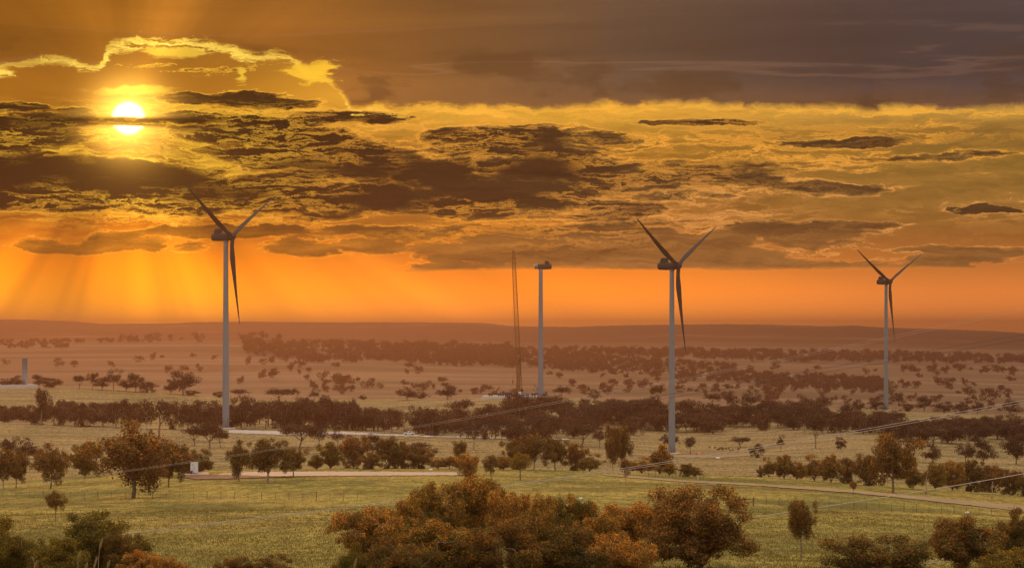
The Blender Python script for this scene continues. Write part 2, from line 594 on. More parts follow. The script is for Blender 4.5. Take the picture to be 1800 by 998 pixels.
M_GROUND = ground_mat()
M_LEAF = leaf_mat('gum_leaves', (0.13, 0.100, 0.024), (0.18, 0.092, 0.026), (0.42, 0.17, 0.028), 0.65)
M_LEAF_FAR = leaf_mat('distant_gum_leaves', (0.072, 0.044, 0.022), (0.085, 0.042, 0.024), (0.13, 0.06, 0.026), 0.4)
M_LEAF_RUST = leaf_mat('wattle_leaves', (0.19, 0.145, 0.030), (0.25, 0.125, 0.030), (0.62, 0.27, 0.04), 0.85)
M_LEAF_GOLD = leaf_mat('golden_leaves', (0.16, 0.13, 0.022), (0.17, 0.11, 0.020), (0.40, 0.22, 0.02), 0.6)
M_BARK = simple_mat('bark', (0.26, 0.18, 0.13), 0.9, 0.5, 3.0, 0.1)
M_BARK_PALE = simple_mat('pale_bark', (0.48, 0.36, 0.27), 0.85, 0.3, 3.0, 0.1)
M_GRAVEL = simple_mat('pale_gravel', (0.46, 0.33, 0.26), 0.95, 0.45, 0.12, 0.1)
M_GREYGRAVEL = simple_mat('grey_gravel', (0.46, 0.41, 0.40), 0.95, 0.15, 0.2, 0.1)
M_DIRT = simple_mat('track_dirt', (0.30, 0.21, 0.13), 0.95, 0.3, 0.1, 0.1)
M_BROWN = simple_mat('brown_soil', (0.17, 0.10, 0.07), 0.95, 0.3, 0.5, 0.1)
M_BLADE = simple_mat('blade_silhouette', (0.055, 0.055, 0.06), 0.8, 0.04, 0.15, 0.05)  # backlit silhouette darkness put into the colour of blades, hub and nacelle
M_WHITE = simple_mat('white_paint', (0.72, 0.72, 0.74), 0.45, 0.04, 0.15, 0.4)
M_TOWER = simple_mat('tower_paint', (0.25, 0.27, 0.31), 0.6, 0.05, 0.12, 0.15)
M_GREY = simple_mat('grey_metal', (0.22, 0.22, 0.24), 0.5, 0.15, 1.0, 0.5)
M_DARK = simple_mat('dark_metal', (0.05, 0.05, 0.055), 0.6, 0.2, 1.0, 0.4)
M_YELLOW = simple_mat('crane_yellow', (0.22, 0.085, 0.014), 0.5, 0.15, 0.3, 0.4)
M_ORANGE = simple_mat('orange_plastic', (0.75, 0.20, 0.03), 0.6, 0.1, 1.0, 0.3)
M_CABLE = simple_mat('cable_metal', (0.54, 0.43, 0.38), 0.45, 0.1, 0.05, 0.5)
M_POST = simple_mat('weathered_post', (0.16, 0.12, 0.09), 0.9, 0.3, 2.0, 0.1)
M_PLUME = simple_mat('seed_plume', (0.55, 0.42, 0.26), 0.9, 0.2, 5.0, 0.1)
M_GLASS = simple_mat('dark_glass', (0.03, 0.035, 0.04), 0.15, 0.1, 1.0, 0.6)

# ---------------------------------------------------------------- terrain
# each row: distance, then (photo column, photo row) where that ground shows
ROWS = [
    (150, [(0, 998), (1800, 1000)]),
    (200, [(0, 958), (900, 955), (1800, 962)]),
    (260, [(0, 924), (300, 920), (900, 918), (1500, 925), (1800, 935)]),
    (330, [(0, 900), (300, 893), (900, 888), (1500, 900), (1800, 915)]),
    (400, [(0, 882), (300, 872), (600, 864), (900, 866), (1200, 866), (1500, 882), (1800, 903)]),
    (500, [(0, 862), (200, 850), (300, 843), (600, 838), (900, 842), (1200, 849), (1500, 864), (1800, 890)]),
    (600, [(0, 850), (150, 836), (300, 829), (600, 824), (900, 825), (1100, 831), (1200, 834), (1340, 839), (1560, 856), (1800, 872)]),
    (700, [(0, 842), (150, 836), (300, 833), (600, 829), (900, 829), (1200, 836), (1340, 840), (1560, 850), (1800, 866)]),
    (800, [(0, 806), (300, 806), (600, 803), (900, 808), (1200, 824), (1400, 828), (1600, 836), (1800, 842)]),
    (900, [(0, 775), (300, 778), (600, 783), (900, 790), (1200, 811), (1500, 808), (1800, 818)]),
    (1010, [(0, 748), (300, 751), (400, 753), (600, 762), (900, 776), (1180, 798), (1300, 797), (1500, 786), (1800, 796)]),
    (1100, [(0, 741), (300, 743), (600, 757), (900, 766), (1200, 784), (1500, 770), (1800, 778)]),
    (1220, [(0, 728), (300, 730), (600, 742), (900, 756), (1200, 765), (1500, 753), (1800, 760)]),
    (1350, [(0, 703), (300, 709), (600, 721), (900, 722), (1200, 735), (1500, 735), (1800, 742)]),
    (1480, [(0, 681), (100, 680), (200, 683), (300, 690), (450, 702), (600, 702), (760, 700), (950, 698), (1060, 702), (1200, 709), (1400, 718), (1560, 721), (1800, 732)]),
    (1600, [(0, 696), (600, 712), (1200, 722), (1800, 742)]),
    (2000, [(0, 722), (900, 724), (1800, 730)]),
    (2600, [(0, 694), (600, 694), (900, 694), (1200, 700), (1500, 708), (1800, 716)]),
    (3300, [(0, 664), (600, 660), (900, 664), (1200, 668), (1500, 678), (1800, 685)]),
    (4200, [(0, 634), (300, 632), (600, 636), (900, 640), (1200, 646), (1500, 650), (1800, 655)]),
    (5300, [(0, 603), (180, 600), (350, 599), (600, 606), (800, 612), (1000, 614), (1300, 618), (1500, 622), (1800, 628)]),
    (5900, [(0, 610), (600, 610), (1200, 618), (1800, 624)]),
    (6900, [(0, 601), (450, 600), (900, 607), (1200, 604), (1500, 607), (1800, 613)]),
    (8000, [(0, 590), (300, 592), (600, 590), (900, 597), (1200, 590), (1500, 595), (1800, 602)]),
    (9000, [(-100, 562), (20, 567), (70, 571), (140, 573), (200, 577), (400, 577), (600, 575), (860, 577), (900, 580), (940, 577), (1000, 575), (1080, 572), (1200, 570), (1330, 570),
            (1420, 572), (1450, 573), (1500, 572), (1560, 576), (1640, 578), (1740, 581), (1800, 585), (1900, 588)]),
    (9700, [(0, 575), (900, 580), (1800, 590)]),
    (10300, [(-100, 560), (60, 562), (120, 564), (180, 569), (300, 568), (330, 566), (440, 565), (560, 566), (720, 566), (850, 567), (900, 573), (1000, 574), (1100, 576), (1800, 590)]),
    (11500, [(0, 592), (1800, 600)]),
]
rng = np.random.default_rng(7)
GPX = np.arange(-1500, 3301, 12.0)
_d = [0.0, 12.0, 60.0] + [r[0] for r in ROWS]


def _zrow(d, pts):
    xs, ys = zip(*pts)
    return -(np.interp(GPX, xs, ys) - YH) / F * d


ZK = np.stack([np.full_like(GPX, -1.8), np.full_like(GPX, -2.2), np.full_like(GPX, -9.0)] + [_zrow(d, p) for d, p in ROWS])
DK = np.array(_d)


def pchip(x, y, xi):
    h = np.diff(x)[:, None]
    dl = np.diff(y, axis=0) / h
    m = np.zeros_like(y)
    s = dl[:-1] * dl[1:] > 0
    w1, w2 = 2 * h[1:] + h[:-1], h[1:] + 2 * h[:-1]
    with np.errstate(divide='ignore', invalid='ignore'):
        mm = (w1 + w2) / (w1 / dl[:-1] + w2 / dl[1:])
    m[1:-1] = np.where(s, mm, 0)
    m[0], m[-1] = dl[0], dl[-1]
    i = np.clip(np.searchsorted(x, xi) - 1, 0, len(x) - 2)
    t = ((xi - x[i]) / (x[i + 1] - x[i]))[:, None]
    hh = (x[i + 1] - x[i])[:, None]
    return y[i] * (1 + 2 * t) * (1 - t) ** 2 + hh * m[i] * t * (1 - t) ** 2 + y[i + 1] * t * t * (3 - 2 * t) + hh * m[i + 1] * t * t * (t - 1)


GD = np.concatenate([np.arange(0, 60, 4.0), np.exp(np.arange(math.log(60), math.log(11500), 0.0055)), [11500.0]])
GZ = pchip(DK, ZK, GD)
_ph = rng.uniform(0, 6.28, (40, 2))


def lumps(x, y, wl, k0, n=6):
    s = 0
    for k in range(n):
        a = _ph[(k0 + k) % 40, 0]
        s = s + np.sin((x * math.cos(a) + y * math.sin(a)) * 6.28 / (wl * (0.6 + 0.17 * k)) + _ph[(k0 + k) % 40, 1] * 3)
    return s / n


def H(x, d):
    x = np.asarray(x, float)
    d = np.asarray(d, float)
    px = np.clip(900 + F * x / np.maximum(d, 60), -1500, 3300)
    dc = np.clip(d, 0, 11500)
    fi = (px + 1500) / 12
    i = np.clip(fi.astype(int), 0, len(GPX) - 2)
    j = np.clip(np.searchsorted(GD, dc) - 1, 0, len(GD) - 2)
    tx = fi - i
    td = (dc - GD[j]) / (GD[j + 1] - GD[j])
    z = (GZ[j, i] * (1 - tx) + GZ[j, i + 1] * tx) * (1 - td) + (GZ[j + 1, i] * (1 - tx) + GZ[j + 1, i + 1] * tx) * td
    amp = np.clip((d - 80) / 200, 0, 1)
    z = z + amp * (0.22 * lumps(x, d, 38, 0) + 0.10 * lumps(x, d, 11, 8))
    far = np.clip((d - 7800) / 900, 0, 1)
    z = z + far * (1.3 * lumps(x, d, 420, 16) + 0.8 * lumps(x, d, 130, 22) + 0.7 * lumps(x * 1.3, d, 47, 28))
    return z


def h1(x, d):
    return float(H(np.array([x]), np.array([d]))[0])


def rowy(px, d):
    return YH - F * H((px - 900) / F * d, d) / d


def solve(px, y, lo, hi):
    ds = np.arange(lo, hi, max(0.5, (hi - lo) / 1500))
    yy = rowy(px, ds)
    d = float(ds[np.argmin(np.abs(yy - y))])
    return (px - 900) / F * d, d


def build_ground():
    s = np.concatenate([np.linspace(-1.2, -0.28, 24)[:-1], np.linspace(-0.28, 0.28, 400), np.linspace(0.28, 1.2, 24)[1:]])
    d = np.concatenate([[-330, -250, -180, -120, -70, -30], np.arange(0, 60, 6.0), np.exp(np.arange(math.log(60), math.log(11500), 0.0075)), [11500]])
    Dg, Sg = np.meshgrid(d, s, indexing='ij')
    A = 350 * np.exp(-np.maximum(Dg, 0) / 600) + 20
    Xg = Sg * (np.abs(Dg) + A)
    Zg = H(Xg, Dg)
    V = np.stack([Xg, Dg, Zg], -1).reshape(-1, 3)
    nr, nc = Dg.shape
    idx = np.arange(nr * nc).reshape(nr, nc)
    Fc = np.stack([idx[:-1, :-1], idx[:-1, 1:], idx[1:, 1:], idx[1:, :-1]], -1).reshape(-1, 4)
    me = fast_mesh('ground', V, Fc, M_GROUND, True)
    tag(link(bpy.data.objects.new('ground', me)), kind='structure')


build_ground()


def ribbon(name, edges, lo, hi, mat, up=0.12, label=None, n=120, th=0.0):
    """edges: (column, upper row, lower row) of the strip in the photo, laid out on the ground"""
    xs = np.linspace(edges[0][0], edges[-1][0], n)
    ya = np.interp(xs, [e[0] for e in edges], [e[1] for e in edges])
    yb = np.interp(xs, [e[0] for e in edges], [e[2] for e in edges])
    V, m = [], 9
    for i, x in enumerate(xs):
        jit = 0.35 * math.sin(i * 1.7) + 0.3 * math.sin(i * 0.61) + rng.normal(0, 0.25)
        a = solve(x, ya[i] + jit * 0.5, lo, hi)
        b = solve(x, yb[i] - jit * 0.6, lo, hi)
        if a[1] < b[1]:
            a, b = b, a
        for k in range(m):
            t = k / (m - 1)
            X, D = a[0] + (b[0] - a[0]) * t, a[1] + (b[1] - a[1]) * t
            V.append((X, D, h1(X, D) + up))
    Fc = [(i * m + k, i * m + k + 1, (i + 1) * m + k + 1, (i + 1) * m + k) for i in range(n - 1) for k in range(m - 1)]
    o = mesh_obj(name, V, Fc, mat, smooth=True)
    return tag(o, label=label, kind='structure')


ribbon('gravel_road', [(385, 833, 838), (440, 829.5, 837), (600, 829, 836.5), (800, 830.5, 835.5), (826, 832.5, 834.5)], 400, 600, M_GRAVEL)
ribbon('soil_bank', [(312, 836, 838), (345, 834.5, 843), (400, 835, 842), (470, 837.3, 839.5), (520, 837.5, 838.5)], 400, 600, M_BROWN, up=0.16)
ribbon('farm_track', [(1060, 832.5, 835.5), (1200, 844, 847.5), (1340, 851, 854.5), (1500, 862, 866.5), (1620, 873, 879), (1720, 882, 890), (1850, 895, 906)], 400, 600, M_DIRT)
ribbon('upper_track', [(-40, 740.5, 743), (60, 743, 745.5), (200, 748, 750.5), (400, 755, 758)], 900, 1180, M_DIRT)
ribbon('turbine_access_road', [(402, 755.5, 761), (500, 758, 764), (600, 758.5, 763), (760, 766, 768), (1000, 771, 773)], 940, 1150, M_GREYGRAVEL)
ribbon('lower_turbine_road', [(1105, 797, 799), (1180, 799, 803), (1260, 800, 805), (1330, 797, 799.5), (1420, 799, 801)], 900, 1080, M_DIRT)
ribbon('ridge_track', [(700, 712, 714), (790, 706, 708), (860, 700, 703)], 1360, 1475, M_DIRT)
ribbon('field_track', [(1260, 836.5, 837.6), (1340, 834.5, 836), (1480, 838, 839.5)], 600, 800, M_DIRT)
ribbon('valley_track', [(1500, 669, 670.5), (1640, 671, 672.5), (1800, 676, 678)], 2900, 3900, M_DIRT, up=0.6)


def raised_pad(name, edge, mat, side, height, top=None):
    """a levelled pad with sloping banks; edge = world outline, anticlockwise"""
    n = len(edge)
    e = np.array(edge, float)
    top = top if top is not None else max(h1(x, y) for x, y in e) + height
    c = e.mean(0)
    V, Fc = [], []
    for k, (x, y) in enumerate(e):
        V.append((x, y, top))
    for k, (x, y) in enumerate(e):
        q = c + (e[k] - c) * 1.0 + (e[k] - c) / np.linalg.norm(e[k] - c) * (top - h1(x, y)) * 1.4
        V.append((q[0], q[1], h1(q[0], q[1]) - 0.3))
    Fc.append(tuple(range(n)))
    for k in range(n):
        Fc.append((k, n + k, n + (k + 1) % n, (k + 1) % n))
    o = mesh_obj(name, V, Fc, None, slots=[mat, side], face_mat=[0] + [1] * n)
    return tag(o, kind='structure')

# ---------------------------------------------------------------- trees
def tree_meshes(seed, style, n_leaf, leaf, n_tip, sides=5, leafmat=None, bark=None, n_limb=4, clump=None, fork=None, levels=True):
    """unit-height gum tree: returns (trunk mesh, crown mesh); crown width about 1"""
    r = np.random.default_rng(seed)
    P = dict(round=(0.24, 0.59, 0.52, 0.43), spread=(0.30, 0.70, 0.54, 0.31), column=(0.22, 0.60, 0.5, 0.40), cone=(0.05, 0.5, 0.5, 0.5),
             bush=(0.05, 0.47, 0.54, 0.52), sparse=(0.36, 0.68, 0.5, 0.33), sapling=(0.36, 0.66, 0.5, 0.33))[style]
    f0, cz, rx, rz = P
    if fork is not None:
        f0 = fork
    # tips spread through the crown envelope, more of them near its skin
    tips = []
    while len(tips) < n_tip:
        v = r.normal(size=3)
        v /= np.linalg.norm(v)
        q = r.uniform(0.15, 1.0) ** 0.6
        p = v * q
        # several lobes make the outline uneven
        lob = 0.84 + 0.15 * math.sin(3.1 * math.atan2(v[1], v[0]) + seed) + 0.16 * math.sin(5.3 * v[2] + 2.1 * seed)
        p = p * lob
        z = cz + p[2] * rz
        w = rx
        if style == 'cone':
            w = rx * (1.06 - z) * 1.25
        if style == 'spread' and p[2] < -0.25:
            continue
        tips.append((p[0] * w, p[1] * w, min(z, 0.97)))
    tips = np.array(tips)
    # limbs
    lean = r.normal(0, 0.03, 2)
    base = np.array([0, 0, -0.03])
    fk = np.array([lean[0], lean[1], f0])
    tb = MB()
    tr = dict(round=0.021, spread=0.02, column=0.018, cone=0.02, bush=0.02, sparse=0.022, sapling=0.02)[style]
    tb.tube([base, base + (fk - base) * 0.12, base + (fk - base) * 0.5 + np.append(r.normal(0, 0.008, 2), 0), fk], [tr * 1.5, tr * 1.12, tr, tr * 0.85], sides + 2)
    lims = []
    for k in range(n_limb):
        a = 2 * math.pi * (k + r.uniform(-0.25, 0.25)) / n_limb
        rad = rx * r.uniform(0.35, 0.6)
        end = np.array([rad * math.cos(a), rad * math.sin(a), cz + rz * r.uniform(0.0, 0.45)])
        if k == 0:
            end = np.array([lean[0], lean[1], cz + rz * 0.5])
        m = fk * 0.5 + end * 0.5 + np.array([0.25 * rad * math.cos(a), 0.25 * rad * math.sin(a), -0.04])
        ts = np.linspace(0, 1, 6)
        pts = [(1 - t) ** 2 * fk + 2 * t * (1 - t) * m + t * t * end + np.append(r.normal(0, 0.008, 2), 0) * (t > 0) for t in ts]
        pts[0] = fk - np.array([0, 0, 0.02])
        lims.append(np.array(pts))
        tb.tube(pts, list(np.linspace(tr * 0.68, tr * 0.22, 6)), sides)
    for tp in tips:
        best = None
        for L in lims:
            dd = np.linalg.norm(L - tp, axis=1) + np.maximum(0, L[:, 2] - tp[2]) * 0.8
            i = int(np.argmin(dd))
            if best is None or dd[i] < best[0]:
                best = (dd[i], L[i], i)
        s = best[1]
        m = (s + tp) / 2 + np.array([0, 0, -0.02]) + r.normal(0, 0.015, 3)
        if levels:
            tb.tube([s, m, tp], [tr * 0.26, tr * 0.17, tr * 0.07], max(3, sides - 2), cap=False)
    tv = np.array(tb.v)
    # leaves
    rc = clump or 0.13
    cr = rc * r.uniform(0.55, 1.45, n_tip)
    wts = cr ** 2
    which = r.choice(n_tip, n_leaf, p=wts / wts.sum())
    v = r.normal(size=(n_leaf, 3))
    v /= np.linalg.norm(v, axis=1)[:, None]
    q = r.uniform(0, 1, n_leaf) ** 0.36
    q = np.where(r.uniform(0, 1, n_leaf) < 0.12, q * 1.45, q)
    c = tips[which] + v * (q * cr[which])[:, None] * np.array([1.0, 1.0, 0.92])
    c[:, 2] = np.clip(c[:, 2], 0.02, None)
    # orientation: drooping, loosely facing outward
    a = r.normal(size=(n_leaf, 3))
    a[:, 2] -= 0.6
    a /= np.linalg.norm(a, axis=1)[:, None]
    b = np.cross(a, v + r.normal(0, 0.6, (n_leaf, 3)))
    b /= (np.linalg.norm(b, axis=1)[:, None] + 1e-9)
    L = leaf * r.uniform(0.6, 1.4, n_leaf)[:, None]
    W = L * 0.42
    V = np.stack([c - a * L * 0.5, c + b * W * 0.5, c + a * L * 0.5, c - b * W * 0.5], 1).reshape(-1, 3)
    # bring the crown to width 1 and the whole tree to height 1
    kx = 0.5 / np.percentile(np.abs(V[:, 0]), 98.5)
    ky = 0.5 / np.percentile(np.abs(V[:, 1]), 98.5)
    kz = 1.0 / np.percentile(V[:, 2], 99.3)
    V = V * (kx, ky, kz)
    tv = tv * (kx, ky, kz)
    trunk = bpy.data.meshes.new('trunk')
    trunk.from_pydata([tuple(map(float, v)) for v in tv], [], tb.f)
    trunk.polygons.foreach_set('use_smooth', [True] * len(trunk.polygons))
    trunk.materials.append(bark or M_BARK)
    Fc = np.arange(n_leaf * 4).reshape(-1, 4)
    crown = fast_mesh('crown', V, Fc, leafmat or M_LEAF)
    return trunk, crown


LIB = {}


def variants(lod, style, leafkey='n'):
    key = (lod, style, leafkey)
    if key in LIB:
        return LIB[key]
    lm = {'n': M_LEAF, 'f': M_LEAF_FAR, 'r': M_LEAF_RUST, 'g': M_LEAF_GOLD}[leafkey]
    nl, lf, nt, sd, cl, nv = {'fore': (50000, 0.024, 105, 6, 0.092, 3), 'near': (12000, 0.040, 85, 5, 0.095, 3), 'mid': (2600, 0.060, 34, 4, 0.125, 4)}[lod]
    k = {'sparse': 0.72, 'sapling': 0.6, 'column': 0.9, 'cone': 1.3, 'bush': 1.15, 'round': 1.0, 'spread': 0.85}[style]
    out = []
    for i in range(nv):
        sp = style in ('sparse', 'sapling')
        out.append(tree_meshes(hash_(lod, style, leafkey, i), style, int(nl * k), lf * (0.9 if sp else 1), max(12, int(nt * (0.72 if sp else 1))), sd, lm,
                               M_BARK_PALE if (i == 1 and style in ('round', 'sparse')) else M_BARK, n_limb=3 if sp else (6 if style == 'bush' else 5), clump=cl * (1.0 if not sp else 0.95)))
    LIB[key] = out
    return out


def hash_(*a):
    return sum((i + 3) * ord(c) for i, c in enumerate('|'.join(map(str, a)))) % 100003


_cnt = [0]
STYLE_NAME = dict(round='gum_tree', spread='gum_tree', column='gum_tree', cone='conical_tree', bush='bushy_tree', sparse='gum_tree', sapling='young_tree')


def put_tree(px, d, hpx, wpx, style, lod, leafkey, label, group=None, cat='tree', var=None):
    x = (px - 900) / F * d
    z = h1(x, d)
    h = hpx / F * d
    w = wpx / F * d
    vs = variants(lod, style, leafkey)
    i = _cnt[0] if var is None else var
    _cnt[0] += 1
    tr, cr = vs[i % len(vs)]
    root = empty(STYLE_NAME[style], (x, d, z), rz=(i * 2.399) % 6.28)
    s = w * 1.04
    root.scale = (s, s, h)
    for nm, me in (('trunk', tr), ('crown', cr)):
        o = link(bpy.data.objects.new(nm, me))
        o.parent = root
    tag(root, label, cat, group)
    return root


ZONE = dict(fore=(110, 330), near=(395, 640), back=(640, 900), mid=(800, 1330), ridge=(1330, 1500))


def ordinal(n):
    w = ['first', 'second', 'third', 'fourth', 'fifth', 'sixth', 'seventh', 'eighth', 'ninth', 'tenth', 'eleventh', 'twelfth']
    return w[n - 1]


def grow(zone, lod, leafkey, items, group, cat='tree'):
    """items: (column, base row, top row, width, style, label[, leafkey])"""
    lo, hi = ZONE[zone]
    for it in items:
        px, by, ty, w, st, lab = it[:6]
        lk = it[6] if len(it) > 6 else leafkey
        x, d = solve(px, by, lo, hi)
        yb = float(rowy(px, np.array([d]))[0])
        put_tree(px, d, max(6, yb - ty), w, st, lod, lk, lab, group, cat)


# --- foreground thickets: (column, distance, top row, width, style, label, leaf)
FORE = [
    (655, 150, 898, 112, 'bush', 'rounded rusty bush at the left end of the big foreground thicket', 'r'),
    (628, 122, 958, 70, 'bush', 'low green bush at the lower left foot of the big foreground thicket', 'g'),
    (708, 160, 880, 92, 'round', 'brown leafy tree in the foreground thicket beside its rusty left end bush', 'r'),
    (762, 170, 856, 86, 'bush', 'tall tree with a rounded rust orange top left of the thicket peak', 'r'),
    (836, 176, 842, 92, 'round', 'highest tree of the foreground thicket with bare grey limbs showing', 'r'),
    (780, 122, 925, 130, 'bush', 'broad brown bush low in front of the thicket peak', 'r'),
    (905, 168, 868, 78, 'round', 'thin twiggy tree just right of the thicket peak', 'r'),
    (885, 120, 915, 140, 'bush', 'wide olive bush in the low middle of the foreground thicket', 'n'),
    (950, 165, 874, 66, 'round', 'small crowned tree behind the middle of the foreground thicket', 'r'),
    (1000, 160, 877, 84, 'bush', 'dense tree with a bright orange rounded top in the thicket right half', 'r'),
    (990, 121, 930, 130, 'bush', 'dark olive bush under the bright orange topped thicket tree', 'n'),
    (1062, 152, 905, 80, 'bush', 'orange tipped bush close to the right end of the thicket', 'r'),
    (1105, 166, 886, 96, 'round', 'loose crowned tree at the right end of the foreground thicket', 'r'),
    (1090, 124, 945, 100, 'bush', 'low brown bush at the lower right foot of the foreground thicket', 'r'),
    (700, 119, 950, 110, 'bush', 'low brown bush below the rusty left end of the thicket', 'n'),
    (1228, 150, 860, 156, 'bush', 'large broad gum standing just right of the foreground thicket', 'n'),
    (1172, 172, 885, 66, 'round', 'small gum between the foreground thicket and the large broad gum', 'n'),
    (1408, 165, 880, 44, 'sapling', 'slim lone sapling with a bare thin trunk on the right foreground grass', 'n'),
    (1550, 122, 946, 150, 'bush', 'round topped green bush at the bottom right edge of the photo', 'n'),
    (1692, 132, 912, 112, 'round', 'dark twiggy tree on the right foreground beside the double wire', 'n'),
    (1795, 140, 898, 76, 'bush', 'brown leafy tree at the right edge above the yellow green bush', 'n'),
    (1780, 116, 966, 120, 'bush', 'yellow green bush in the bottom right corner', 'g'),
    (14, 126, 916, 104, 'bush', 'tall green gold bush at the left edge of the foreground', 'g'),
    (92, 120, 950, 100, 'bush', 'low green bush between the two taller left foreground bushes', 'g'),
    (166, 130, 906, 132, 'bush', 'big rounded green bush with gold tips in the left foreground', 'g'),
    (210, 128, 940, 66, 'bush', 'shoulder height brown bush right against the big rounded left bush', 'n'),
    (252, 122, 972, 76, 'bush', 'low rusty bush right of the big rounded left foreground bush', 'r'),
    (302, 120, 982, 62, 'bush', 'lowest rusty bush of the left foreground group', 'r'),
    (405, 120, 982, 70, 'bush', 'low dark bush top on the bottom edge of the open grass', 'n'),
    (470, 120, 978, 84, 'bush', 'wider dark bush top on the bottom edge left of the thicket', 'n'),
]
for px, d, ty, w, st, lab, lk in FORE:
    x = (px - 900) / F * d
    yb = YH - F * h1(x, d) / d
    put_tree(px, d, yb - ty, w * 1.1, st, 'fore', lk, lab, 'bushes and trees on the near slope')

# --- trees standing on or just behind the near paddock
NEAR = [
    (234, 884, 744, 146, 'round', 'biggest spreading gum with a stout forked pale trunk in the left paddock', 'n'),
    (264, 868, 778, 66, 'round', 'multi stemmed gum tucked beside the biggest paddock gum', 'n'),
    (296, 856, 780, 60, 'round', 'thin trunked gum between the biggest paddock gum and the white cabinet', 'n'),
    (88, 859, 781, 64, 'round', 'round crowned gum left of the biggest paddock gum', 'n'),
    (8, 862, 790, 50, 'round', 'dark gum cut by the left edge of the photo', 'n'),
    (28, 858, 792, 44, 'round', 'second dark gum from the left edge with a slender stem', 'n'),
    
    (152, 838, 780, 62, 'bush', 'bushy gum between the round crowned gum and the biggest gum', 'g'),
    (318, 834, 786, 52, 'bush', 'bushy tree right behind the white cabinet', 'n'),
    (350, 832, 790, 50, 'bush', 'gold tinged bushy tree right of the white cabinet', 'g'),
    (420, 846, 776, 46, 'round', 'slim gum at the near edge of the gravel, left one of the joined pair', 'n'),
    (470, 849, 773, 78, 'round', 'wide gum on a single trunk at the gravel edge below the left turbine', 'n'),
    (516, 838, 786, 46, 'round', 'loose drooping gum at the right of the gravel edge pair', 'n'),
    (822, 850, 798, 38, 'round', 'small round gum with a short trunk at the right end of the gravel', 'r'),
    (863, 850, 800, 27, 'sapling', 'slender young gum standing alone right of the gravel end', 'n'),
    (915, 844, 797, 36, 'sapling', 'pale thin young gum in front of the clump left of the poplar like tree', 'g'),
    (1100, 852, 806, 22, 'sapling', 'young gum on the grass just below the tall narrow tree', 'n'),
    (1500, 868, 846, 14, 'sapling', 'tiny sapling beside the track under the white trunked gum', 'n'),
]
grow('near', 'near', 'n', NEAR, None)
ZONE['close'] = (200, 400)
grow('close', 'near', 'n', [(98, 916, 863, 36, 'sapling', 'small lone sapling on the open left grass')], None)

